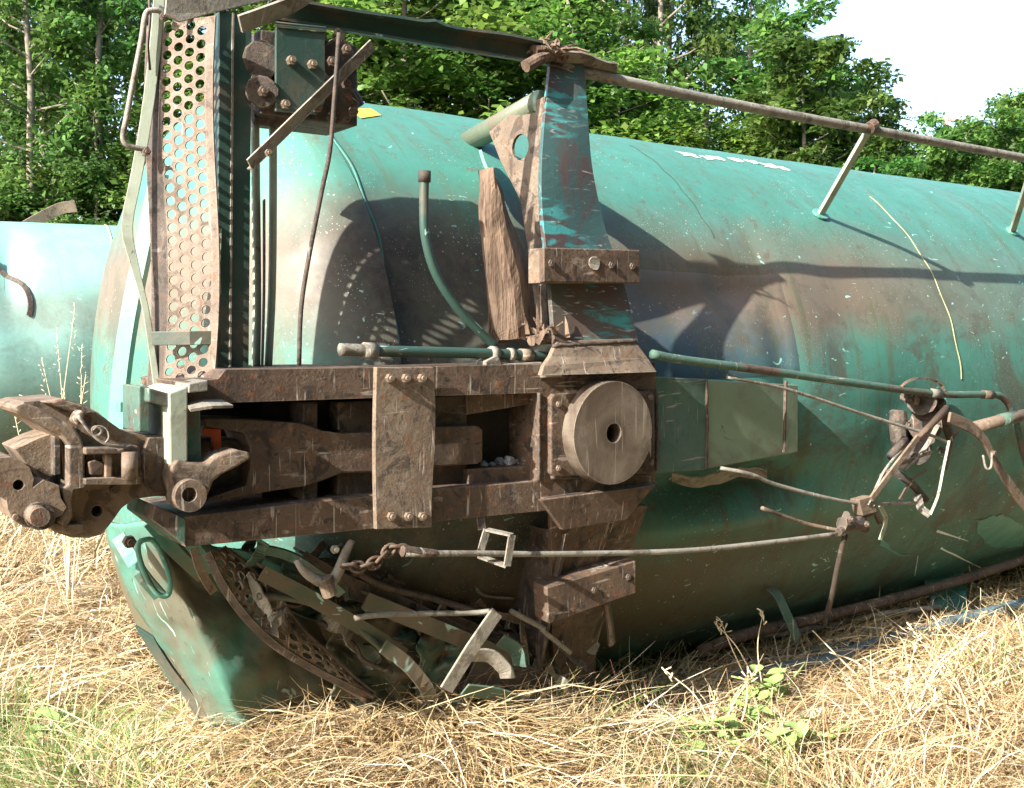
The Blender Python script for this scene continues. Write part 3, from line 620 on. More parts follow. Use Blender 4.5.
# side sill: channel running from the platform to the bolster arm end, top flange crumpled
bm = new_bm(); n = 26; web_, top_ = [], []
for i in range(n + 1):
    t = i / n; x = 268 + (545 - 268) * t; yt = 2 + 45 * t - 1.5; yb = 18.5 + 46 * t
    wv = 3.5 * math.exp(-((t - .58) / .03) ** 2) + 1.2 * math.sin(t * 17) * t
    web_.append((pY(x, yb, 3.30), pY(x, yt + 2, 3.30))); P = pY(x, yt - wv, 3.30); top_.append((pY(x, yt + 2, 3.30), P + Vector((0, -.05, 0))))
loft(bm, [[a, b, c[1]] for (a, b), c in zip(web_, top_)]); sill = obj('side_sill', bm, M['teal_dark'], car, solid=.01)
bm = new_bm(); loft(bm, [[a, a + Vector((0, -.035, -.004))] for a, b in web_]); obj('sill_lip', bm, M['teal_dark'], sill, solid=.008)
bm = new_bm(); loft(bm, [[pY(545 + 72 * t, 46 + 16 * t + 2 * math.sin(t * 9), 3.24), pY(545 + 72 * t, 50 + 21 * t + (12 - 10 * t), 3.30)] for t in [i / 8 for i in range(9)]]); obj('sill_torn_end', bm, M['galv'], sill, solid=.008)
# brake valve on its mounting plate
bm = new_bm(); prism(bm, [pY(276, 27, 3.22), pY(325, 32, 3.22), pY(325, 102, 3.22), pY(318, 114, 3.22), pY(276, 111, 3.22)], (0, .012, 0)); mp = obj('valve_mounting_plate', bm, M['teal_dark'], car, .002)
for x, y in ((290, 61), (311, 65), (284, 105), (316, 108)): bolt(mp, pY(x, y, 3.219), .015, .02, M['rust_pale'])
bm = new_bm(); prism(bm, [pY(276, 27, 3.215), pY(326, 32, 3.215), pY(326, 27, 3.3), pY(276, 22, 3.3)], (0, 0, .008)); obj('plate_flange', bm, M['teal_dark'], mp)
bm = new_bm(); A = pY(300, 85, 3.36)
boxY(bm, A.x - .17, A.x + .17, 3.28, 3.5, A.z - .13, A.z + .14); tube(bm, [pY(262, 92, 3.4), pY(262, 92, 3.23)], .05, 14); tube(bm, [pY(262, 60, 3.4), pY(262, 60, 3.25)], .06, 14)
tube(bm, [pY(337, 55, 3.4), pY(337, 55, 3.26)], .05, 14); tube(bm, [pY(340, 105, 3.42), pY(340, 105, 3.26)], .062, 14); tube(bm, [pY(348, 92, 3.3), pY(357, 108, 3.3)], .03, 10); tube(bm, [pY(252, 118, 3.34), pY(290, 120, 3.34)], .025, 10)
lumpy(bm, .012, 14); bv = obj('brake_valve', bm, M['iron'], car, .006)
for x, y in ((345, 84), (352, 112), (330, 62), (345, 50), (262, 92), (330, 118)): bolt(bv, pY(x, y, 3.23), .016, .018, M['rust'])
bm = new_bm(); tube(bm, [pY(334, 36, 3.25), pY(338, 30, 3.25), pY(343, 36, 3.25), pY(339, 44, 3.25), pY(334, 38, 3.25)], .007, 8, 3); obj('pull_ring', bm, M['rust_pale'], bv, smooth=True)
for dx, dy in ((0, 0), (5, 5)):
    bm = new_bm(); 
for q, yy, mt in ((((249, 164), (372, 44)), 3.17, 'galv'),):
    a, b = pY(*q[0], yy), pY(*q[1], yy); bm = new_bm(); ribbon(bm, [a, b], (0, -.4, 1), .034, .006); ribbon(bm, [a + Vector((.012, .022, -.012)), b + Vector((.012, .022, -.012))], (0, 1, .15), .036, .006); dg = obj('diagonal_brace', bm, M[mt], car)
    bolt(dg, pY(268, 153, 3.16), .012, .012, M['rust_pale'])
pipe('hanging_rod', M['rust_dark'], 3.16, ((339, 33), (335, 90), (330, 150), (322, 190), (308, 262), (301, 310), (299, 366)), .0075, smooth=4)
for pts, r in ((((255, 118), (256, 200), (257, 300), (256, 372)), .014), (((273, 122), (273, 200), (272, 290), (268, 372)), .013)): pipe('train_line_pipe', M['pale'], 3.36, pts, r, smooth=4)
bm = new_bm(); ribbon(bm, [pY(264, 200, 3.34), pY(264, 290, 3.33), pY(262, 372, 3.33)], (.3, 1, 0), .04, .005, 3); obj('narrow_dark_strip', bm, M['rust_dark'], car)  # narrow dark strip standing between the two pipes
# bent end handrail with grab iron
pts = [(160, -12), (155, 50), (146, 120), (136, 178), (127, 226), (134, 262), (145, 306), (152, 350), (157, 388)]
bm = new_bm(); ribbon(bm, [pY(x, y, 3.36) for x, y in pts], lambda t: (1, -.25, 0), lambda t: .034 - .014 * min(1, max(0, (t - .5) * 5)), .012, 3); er = obj('end_handrail', bm, M['pale'], car, .002)
gi = pipe('grab_iron', M['galv'], 3.33, ((166, 16), (160, 11), (151, 10.5), (145.5, 15), (141.5, 40), (134, 78), (126.5, 118), (123, 136), (126, 144), (134, 147.5), (148, 149.5)), .0085, smooth=4)
for x, y in ((163, 17), (146, 152)): bolt(gi, pY(x, y, 3.32), .012, .014, M['rust'])
pipe('wire', M['iron'], 3.345, ((149, -5), (150, 20), (148, 45), (150, 70)), .004)
# head-edge angle standing left of the sill
bm = new_bm(); g = []
for i in range(15):
    t = i / 14; y = 175 + 290 * t; x = 150 - 42 * math.sin(min(1, t * 1.05) * math.pi / 2) ** 1.1
    g.append([pY(x, y, 3.95), pY(x + 14, y, 3.90), pY(x + 18, y, 3.97)])
loft(bm, g); obj('head_shield_edge', bm, M['teal_clean'], car, solid=.008)
bm = new_bm(); prism(bm, poly(3.5, (120, 402), (136, 402), (136, 425), (131, 425), (131, 412), (120, 412)), (0, .05, 0)); obj('shield_clip', bm, M['teal_clean'], car, .003)

# ---- striker and coupler ------------------------------------------------------------
bm = new_bm(); prism(bm, [pY(169, 393, 3.05), pY(188, 386, 3.05), pY(188, 462, 3.05), pY(170, 466, 3.05)], (0, .26, 0)); stk = obj('striker', bm, M['pale'], car, .005)
bm = new_bm(); prism(bm, [pY(149, 388, 3.06), pY(171, 394, 3.06), pY(171, 408, 3.06), pY(149, 402, 3.06)], (0, .16, 0)); prism(bm, [pY(139, 386, 3.1), pY(150, 387, 3.1), pY(150, 432, 3.1), pY(139, 432, 3.1)], (0, .16, 0)); obj('striker_bracket', bm, M['rust_green'], stk, .004)
bm = new_bm(); prism(bm, [pY(189, 384, 3.04), pY(208, 380, 3.04), pY(208, 391, 3.04), pY(189, 393, 3.04)], (0, .12, 0)); obj('striker_lug', bm, M['galv'], stk, .003)
bm = new_bm(); ribbon(bm, [pY(188, 407, 3.05), pY(208, 404, 3.04), pY(227, 403.5, 3.05)], (0, 1, .2), .07, .008); obj('bent_lip', bm, M['galv'], stk)
bm = new_bm(); ribbon(bm, [pY(190, 404, 3.1), pY(191, 450, 3.1), pY(193, 480, 3.1)], (1, 0, 0), .05, .03); obj('striker_face', bm, M['rust_green'], stk, .003)
# broken carrier casting with a round boss
C0 = pY(191, 496, 3.0); ctr = [(175, 492), (170, 478), (172, 466), (178, 460), (190, 463), (206, 464), (218, 455), (236, 450), (250, 452), (251, 458), (238, 466), (222, 474), (212, 482), (207, 498), (200, 510), (186, 511), (178, 504)]
bm = new_bm(); prism(bm, poly(3.03, *ctr), (0, .10, 0)); lumpy(bm, .008, 14); cc = obj('broken_carrier', bm, M['rust_pale'], car, .010, seg=3)
bm = new_bm(); prism(bm, circ(C0, .047, 26), (0, .07, 0), [circ(C0 + Vector((-.004, 0, .004)), .021, 18)]); obj('carrier_boss', bm, M['rust_pale'], cc, .006, seg=3)
bm = new_bm(); prism(bm, circ(C0 + Vector((0, .045, 0)), .03, 16), (0, .01, 0)); obj('boss_floor', bm, M['rust_dark'], cc)

def z8(*q): return [(x / 3.657, 380 + y / 3.657) for x, y in q]
# head with guard arm, shank
bm = new_bm()
hd = z8((55, 92), (90, 80), (150, 76), (230, 68), (300, 88), (360, 120), (400, 152), (440, 180), (480, 195), (540, 203), (625, 203), (625, 425), (560, 426), (490, 436), (445, 468), (405, 525), (370, 566), (320, 578), (260, 576), (200, 556), (165, 520), (210, 500), (240, 470), (235, 400), (232, 360), (222, 230), (195, 205), (165, 182), (120, 152), (62, 122), (52, 108))
hole = lambda x, y, r: circ(pY(x / 3.657, 380 + y / 3.657, 3.12), r, 14)
prism(bm, poly(3.12, *hd), (0, .24, 0), [hole(355, 480, .016)])
cpl = obj('coupler', bm, M['cast'], car, .016, seg=3)
def cpart(name, Y, d, q, mat='cast', bev=.008, holes=(), lump=0):
    bm = new_bm(); prism(bm, poly(Y, *z8(*q)), (0, d, 0), [circ(pY(x / 3.657, 380 + y / 3.657, Y), r, 14) for x, y, r in holes])
    if lump: lumpy(bm, lump, 18)
    return obj(name, bm, M[mat], cpl, bev, seg=3)
cpart('guard_arm_rim', 3.075, .06, ((52, 96), (90, 84), (140, 100), (200, 135), (270, 168), (300, 215), (312, 260), (312, 345), (318, 392), (280, 400), (262, 440), (268, 500), (245, 540), (205, 520), (240, 470), (226, 400), (250, 380), (250, 240), (225, 205), (165, 172), (110, 142), (58, 114)), 'rust_pale', .010)
cpart('head_lower_rim', 3.08, .05, ((190, 520), (250, 530), (310, 528), (315, 552), (260, 566), (200, 556), (170, 530)), 'cast', .008)
cpart('head_web', 3.09, .04, ((150, 80), (230, 70), (300, 92), (360, 122), (300, 130), (240, 110)), 'cast', .008)
cpart('lock_block', 3.15, .18, ((55, 252), (140, 212), (190, 195), (196, 350), (150, 372), (120, 340), (90, 300)), 'cast', .008)
cpart('lock_face', 3.11, .2, ((198, 205), (222, 215), (222, 345), (198, 350)), 'rust_dark', .003)
cpart('knuckle', 3.07, .26, ((-60, 330), (-40, 300), (0, 284), (40, 282), (80, 296), (110, 322), (124, 360), (118, 395), (160, 365), (215, 385), (222, 430), (244, 465), (225, 495), (190, 510), (175, 540), (130, 543), (85, 537), (45, 510), (28, 470), (24, 430), (-20, 420), (-60, 400)), 'cast', .018, ((68, 384, .014),))
kp = cpart('knuckle_pin_seat', 3.055, .05, [(148 + 58 * math.cos(a), 498 + 52 * math.sin(a)) for a in [math.pi * k / 9 for k in range(18)]], 'rust_dark', .008)
c = pY(147 / 3.657, 380 + 502 / 3.657, 3.0); bm = new_bm(); prism(bm, circ(c, .026, 20), (0, .09, 0)); obj('knuckle_pin', bm, M['rust_pale'], cpl, .006, seg=3)
cpart('lever_lug', 3.04, .06, ((270, 150), (285, 120), (300, 108), (312, 122), (300, 150), (285, 168)), 'rust_pale', .006)
cpart('lever_lug', 3.05, .09, ((312, 248), (420, 248), (430, 256), (480, 238), (508, 242), (508, 262), (470, 270), (312, 274)), 'rust_pale', .005)
cpart('lever_lug', 3.05, .09, ((312, 362), (420, 356), (435, 360), (515, 358), (515, 380), (470, 384), (312, 384)), 'rust_pale', .005)
cpart('lever_frame', 3.06, .08, ((385, 270), (412, 270), (412, 360), (385, 360)), 'cast', .005)
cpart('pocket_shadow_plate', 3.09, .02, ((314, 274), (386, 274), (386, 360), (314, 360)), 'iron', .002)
cpart('latch_lump', 3.07, .05, ((322, 300), (350, 292), (382, 300), (378, 345), (330, 345)), 'rust', .01, (), .008)
a, b = pY(474 / 3.657, 380 + 262 / 3.657, 3.03), pY(474 / 3.657, 380 + 362 / 3.657, 3.03); bm = new_bm(); tube(bm, [a, b], .022, 16); obj('lever_roller', bm, M['rust_pale'], cpl, smooth=True)
cpart('rivet', 3.10, .03, [(423 + 17 * math.cos(k), 402 + 16 * math.sin(k)) for k in [math.pi * i / 7 for i in range(14)]], 'rust_dark', .003)
cpart('foundry_mark', 3.062, .02, [(58 + 12 * math.cos(k), 503 + 12 * math.sin(k)) for k in [math.pi * i / 6 for i in range(12)]], 'rust_pale', .003)
cpart('shank_side', 3.10, .03, ((545, 208), (620, 208), (622, 420), (560, 420), (530, 380), (522, 270)), 'rust', .006)
bm = new_bm(); tube(bm, [pY(x / 3.657, 380 + y / 3.657, 3.03) for x, y in ((285, 130), (310, 165), (330, 190), (355, 205), (372, 185), (350, 172), (335, 190), (370, 225), (410, 240), (460, 245))], .005, 8, 4); obj('pull_wire', bm, M['galv'], cpl, smooth=True)
bm = new_bm(); tube(bm, [pY(x / 3.657, 380 + y / 3.657, 3.02) for x, y in ((340, 185), (360, 168), (390, 180), (398, 210), (385, 230))], .0025, 6, 4); obj('pull_wire', bm, M['galv'], cpl, smooth=True)

# ---- crushed lower half of the platform ------------------------------------------------
rows = [  # left edge, ridge, face, inner; (px, py, Y)
    ((107, 522, 3.72), (150, 524, 3.42), (212, 545, 3.46), (268, 552, 3.6)),
    ((116, 560, 3.74), (163, 560, 3.42), (232, 578, 3.50), (300, 590, 3.62)),
    ((138, 606, 3.72), (183, 600, 3.43), (258, 612, 3.53), (335, 625, 3.66)),
    ((166, 654, 3.70), (206, 640, 3.44), (285, 648, 3.52), (365, 660, 3.68)),
    ((196, 694, 3.66), (228, 688, 3.45), (312, 690, 3.55), (395, 700, 3.68)),
    ((214, 726, 3.62), (248, 728, 3.46), (335, 730, 3.57), (415, 735, 3.68))]
bm = new_bm(); cols = [spline([pY(*r[k]) for r in rows], 9) for k in range(4)]
g = [[c0 + (c1 - c0) * (k / 16) for c0, c1 in zip([c[i] for c in cols][:-1], [c[i] for c in cols][1:]) for k in range(16)] + [cols[3][i]] for i in range(len(cols[0]))]
for i, r_ in enumerate(g):
    for j, p in enumerate(r_): p += Vector((.02 * fbm(p, 5), -.07 * abs(fbm(p, 3.2, 2)) + .035 * abs(fbm(p, 7, 2)) + .012 * fbm(p, 16), .02 * fbm(p, 7)))
loft(bm, g); hs = obj('head_shield', bm, painted('shield_paint', (.075, .20, .155), .6, 1.05, .6), car, smooth=True, solid=.012)
bm = new_bm(); g = [[p + Vector((-.02, .10, -.01)) for p in (r_[0], r_[1])] for r_ in [[c[0], c[0] + Vector((.05, -.05, -.04))] for c in [[cols[0][i]] for i in range(22, len(cols[0]))]]]
loft(bm, g); obj('shield_flange', bm, M['teal_dark'], car, solid=.01)
bm = new_bm(); tube(bm, [pY(x, y, 3.33) for x, y in ((140, 541), (152, 540), (162, 556), (170, 580), (168, 595), (158, 594), (148, 580), (140, 560), (138, 546), (141, 541))], .0085, 8, 4); obj('lifting_ring', bm, M['teal_clean'], hs, smooth=True)
for q in (((118, 536, 3.48), (140, 572, 3.4), (160, 596, 3.4)), ((150, 522, 3.36), (176, 552, 3.36), (204, 578, 3.4)), ((160, 518, 3.3), (188, 540, 3.32), (212, 572, 3.36))):
    bm = new_bm(); ribbon(bm, [pY(*p) for p in q], (1, -.5, .4), .045, .009, 4); obj('bent_strap', bm, M['teal'], hs, .002)
bolt(hs, pY(128, 541, 3.40), .02, .025, M['rust'])
# torn perforated plate, curving down into the grass
cu = [pY(*p) for p in ((206, 552, 3.28), (222, 585, 3.27), (246, 618, 3.27), (276, 646, 3.29), (312, 668, 3.32), (345, 685, 3.34), (370, 697, 3.36))]
cu = spline(cu, 8); cl2 = [pY(*p) for p in ((222, 548, 3.34), (248, 568, 3.33), (276, 597, 3.32), (300, 630, 3.31), (328, 655, 3.335), (352, 678, 3.352), (372, 694, 3.365))]; cl2 = spline(cl2, 8)
def samp(c, t): t = max(0, min(.9999, t)) * (len(c) - 1); i = int(t); return c[i] + (c[i + 1] - c[i]) * (t - i)
nu2, nv2 = 4, 15
def g2(u, v):
    t = v / (nv2 * .0403); s = u / (nu2 * .0345); return samp(cu, t) + (samp(cl2, t) - samp(cu, t)) * s + Vector((0, -.02 * math.sin(s * 3.1), 0))
bm = new_bm(); perf(bm, g2, nu2, nv2, .0140, .0345, .0403, 12); tp = obj('torn_walkway', bm, M['rust_pale'], car, solid=.005)
bm = new_bm(); ribbon(bm, [p + Vector((0, -.01, 0)) for p in cu], (.4, -.6, .6), .03, .006); obj('torn_edge', bm, M['rust_dark'], tp)
bm = new_bm(); ribbon(bm, [p + Vector((0, -.008, .004)) for p in cl2], (.4, -.9, .2), .026, .006); obj('torn_edge', bm, M['rust_dark'], tp)
def bar(name, mat, pts, wd, w_, t_, sm=0, bev=.002):
    bm = new_bm(); ribbon(bm, [pY(*p) for p in pts], wd, w_, t_, sm); return obj(name, bm, M[mat], car, bev)
def angle(name, mat, pts, w_, sm=3):
    q = [pY(*p) for p in pts]; bm = new_bm(); ribbon(bm, q, (0, -.15, 1), w_, .009, sm); ribbon(bm, [v + Vector((0, .03, w_ * .45)) for v in q], (0, 1, .1), w_ * .9, .009, sm); return obj(name, bm, M[mat], car)
bar('hanging_strap', 'rust_pale', ((194, 548, 3.2), (199, 566, 3.2), (207, 582, 3.22), (214, 592, 3.24)), (1, 0, .3), .028, .006, 3)
angle('crushed_angle', 'olive', ((262, 573, 3.22), (300, 592, 3.22), (335, 612, 3.22), (370, 633, 3.24), (404, 655, 3.28)), .05)
angle('crushed_angle', 'rust_dark', ((300, 560, 3.3), (345, 585, 3.28), (400, 606, 3.27), (450, 630, 3.27), (500, 655, 3.3)), .07)
angle('crushed_angle', 'olive', ((365, 600, 3.24), (410, 618, 3.22), (455, 636, 3.22), (500, 655, 3.25), (520, 668, 3.28)), .06)
angle('crushed_angle', 'rust_dark', ((380, 585, 3.3), (430, 612, 3.3), (480, 634, 3.3), (520, 652, 3.33)), .06)
bar('crushed_bar', 'olive', ((383, 646, 3.2), (405, 662, 3.2), (424, 684, 3.2), (432, 700, 3.22)), (1, 0, -.4), .05, .01, 3)
bar('leaning_strap', 'galv', ((497, 612, 3.08), (472, 648, 3.09), (446, 690, 3.12)), (1, 0, -.5), .055, .010)
pipe('bent_tube', M['galv'], 3.14, ((355, 618), (380, 615), (430, 613.5), (470, 613), (492, 611, 3.1)), .0095, smooth=4)
bar('bent_hook_plate', 'galv', ((470, 655, 3.18), (490, 656, 3.16), (504, 668, 3.15), (508, 678, 3.15)), (0, -.6, 1), .06, .01, 4)
bar('bent_hook_plate', 'rust_green', ((500, 640, 3.22), (516, 650, 3.2), (520, 666, 3.2)), (0, -.6, 1), .06, .01, 4)
bar('crushed_sheet', 'rust_dark', ((470, 672, 3.3), (510, 680, 3.28), (550, 700, 3.28)), (0, -.3, 1), .16, .008, 4)
bar('crushed_sheet', 'rust_green', ((464, 690, 3.2), (495, 694, 3.19), (530, 706, 3.2)), (0, -.8, 1), .07, .008, 4)
bar('crushed_sheet', 'teal_dark', ((228, 556, 3.42), (262, 560, 3.4), (300, 570, 3.4)), (0, -.4, 1), .05, .008, 3)
bar('crushed_bar', 'teal_clean', ((232, 551, 3.33), (255, 558, 3.31), (292, 576, 3.3), (318, 596, 3.3)), (0, -.3, 1), .022, .01, 3)
bar('crushed_bar', 'rust_green', ((256, 548, 3.26), (290, 556, 3.22), (320, 575, 3.2), (342, 594, 3.2)), (0, -.5, 1), .035, .012, 4)
pipe('crushed_pipe', M['rust_dark'], 3.25, ((340, 560), (380, 585), (430, 598), (480, 612)), .012, smooth=4)
pipe('crushed_pipe', M['olive'], 3.24, ((258, 596), (300, 600), (340, 616), (372, 640), (392, 660)), .012, smooth=4)
bar('bracket_fin', 'rust_dark', ((606, 600, 3.2), (610, 625, 3.2), (612, 645, 3.22)), (1, .2, 0), .035, .012)
bar('bracket_fin', 'rust_pale', ((606, 604, 3.16), (610, 625, 3.16), (612, 645, 3.17)), (1, .2, 0), .012, .012)
for (x0, x1, ya, yb, yc, yd, Y_, amp, mt, sd) in ((330, 480, 600, 700, 620, 715, 3.42, .07, 'olive', 2), (420, 560, 620, 705, 640, 715, 3.36, .08, 'rust_green', 3), (250, 420, 548, 600, 575, 650, 3.45, .08, 'teal_dark', 4)):
    bm = new_bm(); g = []
    for i in range(65):
        u = i / 64; row = []
        for j in range(45):
            v = j / 44; x = x0 + (x1 - x0) * u + 10 * noise.noise(Vector((v * 5, sd, 0))); y = (ya + (yc - ya) * u) + ((yb - ya) + ((yd - yc) - (yb - ya)) * u) * v + 14 * noise.noise(Vector((u * 5, v * .5, sd))) * .7
            q = Vector((u * 3.2 + v * 1.4, v * 2.4 - u, sd * 3.1)); c_ = abs(noise.noise(q)) * 1.4 + .6 * abs(noise.noise(q * 2.3 + Vector((4, 4, 4))))
            row.append(pY(x, y, Y_ - amp * c_))
        g.append(row)
    loft(bm, g); obj('crumpled_sheet', bm, M[mt], car, smooth=True, solid=.006)
rs = random.Random(5)
for k in range(46):
    u = rs.random(); x0 = 225 + 330 * u; y0 = 560 + 120 * u * rs.uniform(.5, 1.0) + rs.uniform(-14, 26); Y_ = rs.uniform(3.24, 3.45); ln = rs.uniform(18, 70); an = rs.choice((.5, .6, .75, -.5, 1.2, .3)) + rs.gauss(0, .25)
    q = [(x0 + ln * t * math.cos(an) + rs.gauss(0, 3), y0 + ln * t * math.sin(an) + rs.gauss(0, 3), Y_ + rs.gauss(0, .025)) for t in (0, .35, .7, 1)]
    bm = new_bm(); ribbon(bm, [pY(*p) for p in q], lambda t, a_=rs.uniform(-1, 1), b_=rs.uniform(-1, 1): (a_, -.5 + t, b_ + 1.2), lambda t, w_=rs.uniform(.012, .06): w_ * (.5 + abs(math.sin(3 + 5 * t + w_ * 90))), .005, 5); lumpy(bm, .012, 18, k)
    obj('torn_strip', bm, M[rs.choice(('rust_dark', 'rust', 'olive', 'iron', 'rust_green', 'galv', 'teal_dark'))], car)
for k in range(14):
    x0 = 250 + 270 * rs.random(); y0 = 555 + rs.random() * 110; Y_ = rs.uniform(3.2, 3.4); pipe('torn_rod', M[rs.choice(('rust_dark', 'galv', 'iron', 'rust'))], Y_, [(x0 + 22 * t + rs.gauss(0, 6), y0 + 13 * t + rs.gauss(0, 6)) for t in range(4)], rs.uniform(.005, .011), smooth=5, seg=8)
# weld beads where plates meet
for q, Y_ in ((((541, 376.5), (600, 375.5), (657, 373)), 3.085), (((541, 499), (600, 491), (655, 484)), 3.085), (((553, 346), (600, 343), (636, 341)), 3.07), (((539, 393), (539, 440), (539, 481)), 3.086), (((656, 390), (657, 430), (656, 470)), 3.086), (((551, 477.5), (600, 477), (650, 475)), 3.08), (((706, 379), (707, 425), (706, 470)), 3.13)):
    bm = new_bm(); tube(bm, [pY(x, y, Y_) for x, y in q], .007, 7, 14); lumpy(bm, .006, 60); obj('weld_bead', bm, M['rust_dark'], car, smooth=True)
# hook, chain to the brake rod
bm = new_bm(); tube(bm, [pY(*p, 3.13) for p in ((296, 560), (305, 572), (318, 580), (330, 582), (338, 572), (346, 552), (352, 540))], lambda t: .010 + .010 * math.sin(3.1 * t), 10, 4); hk = obj('chain_hook', bm, M['galv'], car, smooth=True)
bm = new_bm(); tube(bm, [pY(324, 578, 3.12), pY(330, 595, 3.12)], .024, 12); obj('hook_collar', bm, M['rust_pale'], hk); bolt(hk, pY(334, 549, 3.11), .014, .014, M['galv'])
ck = [pY(*p, 3.10) for p in ((345, 566), (362, 567), (378, 561), (391, 548), (401, 549), (412, 553))]; ck = spline(ck, 6); acc = 0; last = ck[0]; k = 0
chp = [ck[0]]
for p in ck:
    if (p - chp[-1]).length > .03: chp.append(p)
chain = None
for i in range(len(chp) - 1):
    a, b = chp[i], chp[i + 1]; d = (b - a).normalized(); n_ = Vector((0, -1, .3)) if i % 2 else Vector((0, .5, 1)); s_ = d.cross(n_).normalized(); m_ = (a + b) / 2
    bm = new_bm(); loop = [m_ + d * .027 * math.cos(q) + s_ * .017 * math.sin(q) for q in [2 * math.pi * j / 12 for j in range(13)]]
    tube(bm, loop, .0065, 6, 0, False)
    if chain is None: chain = obj('brake_chain', bm, M['rust'], car, smooth=True)
    else: obj('chain_link', bm, M['rust'], chain, smooth=True)
bm = new_bm(); tube(bm, [pY(402, 551, 3.03), pY(436, 553.5, 3.02)], lambda t: .02 - .006 * t, 8); obj('rod_end', bm, M['rust'], car, .003)
# straps and pipes squeezed along the bottom of the tank
bar('hanging_band', 'rust_green', ((770, 588, 3.55), (778, 596, 3.5), (787, 615, 3.46), (798, 640, 3.45)), (1, 0, .1), .055, .010, 4)
pipe('lower_handrail', M['rust'], 3.62, ((700, 652), (747, 634), (830, 615), (900, 597), (960, 580), (1016, 562), (1060, 548)), .03, smooth=4)

# ------------------------------------------------------------------ other things on and round the car
# splintered timber wedged behind the arm
Lt = [(484, 170), (481, 205), (482, 236), (486, 275), (490, 305), (491, 332), (494, 341)]; Rt = [(487, 168), (500, 190), (508, 215), (521, 247), (528, 272), (533, 300), (536, 341)]
bm = new_bm(); L_, R_ = spline([pY(x, y, 3.2) for x, y in Lt], 5), spline([pY(x, y, 3.2) for x, y in Rt], 5); g = []
for i, (a, b) in enumerate(zip(L_, R_)):
    row = []
    for k in range(18):
        u = k / 18; ang_ = 2 * math.pi * u; c = (a + b) / 2; h_ = (b - a) / 2; dp = .055
        p = c + h_ * math.cos(ang_) * (1.05) + Vector((0, -dp * math.sin(ang_) * (.35 + .65 * (1 - abs(math.cos(ang_)))), 0))
        gr = noise.noise(Vector((k * 1.7, i * .09, 4))) * .014 + noise.noise(Vector((k * 4.1, i * .35, 8))) * .006
        row.append(p + (p - c).normalized() * gr)
    g.append(row)
loft(bm, g, True); bm.verts.ensure_lookup_table()
e0 = [bm.verts[k] for k in range(18)]; e1 = [bm.verts[len(bm.verts) - 18 + k] for k in range(18)]
for v in e1: v.co.z += random.uniform(-.012, .012)
bm.faces.new(e0); bm.faces.new(e1); tag(obj('splintered_timber', bm, M['wood']), 'splintered grey brown timber wedged upright against the bolster arm', 'timber')
def shred(name, base, dirs, label, n, sc):
    bm = new_bm()
    for i in range(n):
        b = base + Vector((random.gauss(0, .5), random.gauss(0, .4), random.gauss(0, .25))) * sc; d = (Vector(dirs) + Vector((random.gauss(0, .5), random.gauss(0, .4), random.gauss(0, .35)))) * sc * random.uniform(.5, 1.6)
        ribbon(bm, [b, b + d * .5 + Vector((0, 0, .01)), b + d], (random.random(), -1, random.random()), lambda t: .018 * (1.1 - t), .006)
    tube(bm, [base - Vector((sc * 1.1, 0, sc * .2)), base, base + Vector((sc * 1.1, 0, -sc * .1))], sc * .35, 8, 4); lumpy(bm, sc * .15, 20)
    return tag(obj(name, bm, M['wood']), label, 'wood debris')
shred('shredded_wood', pY(550, 50, 3.27), (.6, -.2, -.1), 'shredded reddish wood caught on top of the bolster arm', 34, .07)
shred('shredded_wood', pY(546, 338, 3.12), (-.25, -.2, .8), 'small splinter of bark stuck beside the gusset above the brake pipe', 16, .06)
tube_b = new_bm(); tube(tube_b, [pY(525, 66, 3.24), pY(536, 61, 3.25), pY(548, 56, 3.27)], .022, 10); lumpy(tube_b, .01, 20); tag(obj('broken_stick', tube_b, M['wood']), 'short broken stick jammed under the side sill end', 'stick')
# ballast stones lying in the sill pocket
for i, (x, y, r) in enumerate(((484, 462, .014), (492, 463, .013), (500, 460, .018), (509, 459, .021), (517, 461, .016), (525, 462, .019), (533, 464, .02), (512, 465, .016), (536, 470, .015), (522, 466, .013), (503, 466, .013))):
    bm = new_bm(); bmesh.ops.create_icosphere(bm, subdivisions=2, radius=r); c = pY(x, y + 2, 3.2 + .02 * (i % 3))
    for v in bm.verts: v.co *= 1 + .45 * noise.noise(v.co * 60 + Vector((i * 3, 0, 0)))
    for v in bm.verts: v.co += c
    o = obj('stone', bm, M['stone']); tag(o, 'small grey ballast stone lying in the draft sill pocket', 'stone', 'stones in the sill pocket')
# loose metal lying in the grass
def loose(name, mat, label, cat, pts, r, sm=4, flat=0):
    q = [pZ(x, y, z) for x, y, z in pts]; bm = new_bm()
    if flat: ribbon(bm, q, (0, 1, .3), flat, .012, sm)
    else: tube(bm, q, r, 12, sm)
    return tag(obj(name, bm, M[mat], smooth=not flat), label, cat)
loose('loose_pipe', 'hose', 'blue grey pipe lying in the shaded straw beside the tank', 'pipe', ((640, 700, .08), (690, 688, .10), (730, 678, .11), (790, 668, .12), (830, 660, .12), (880, 642, .12), (930, 628, .13), (1030, 602, .15)), .034)
loose('loose_tube', 'galv', 'thin pale metal tube lying along the bottom of the tank', 'tube', ((620, 640, .12), (680, 637, .12), (740, 637, .12), (797, 632, .13), (840, 623, .15), (881, 614, .17), (939, 607, .18)), .016)
loose('torn_metal_strip', 'galv', 'short flat torn metal strip lying on straw beside the pipe', 'metal strip', ((858, 628, .12), (872, 634, .13), (884, 642, .14)), 0, 3, .05)
loose('bent_metal_bar', 'rust_pale', 'bent rusty bar poking out of the straw under the brake rod', 'metal bar', ((700, 668, .06), (735, 660, .14), (770, 655, .10), (800, 648, .12)), .014)
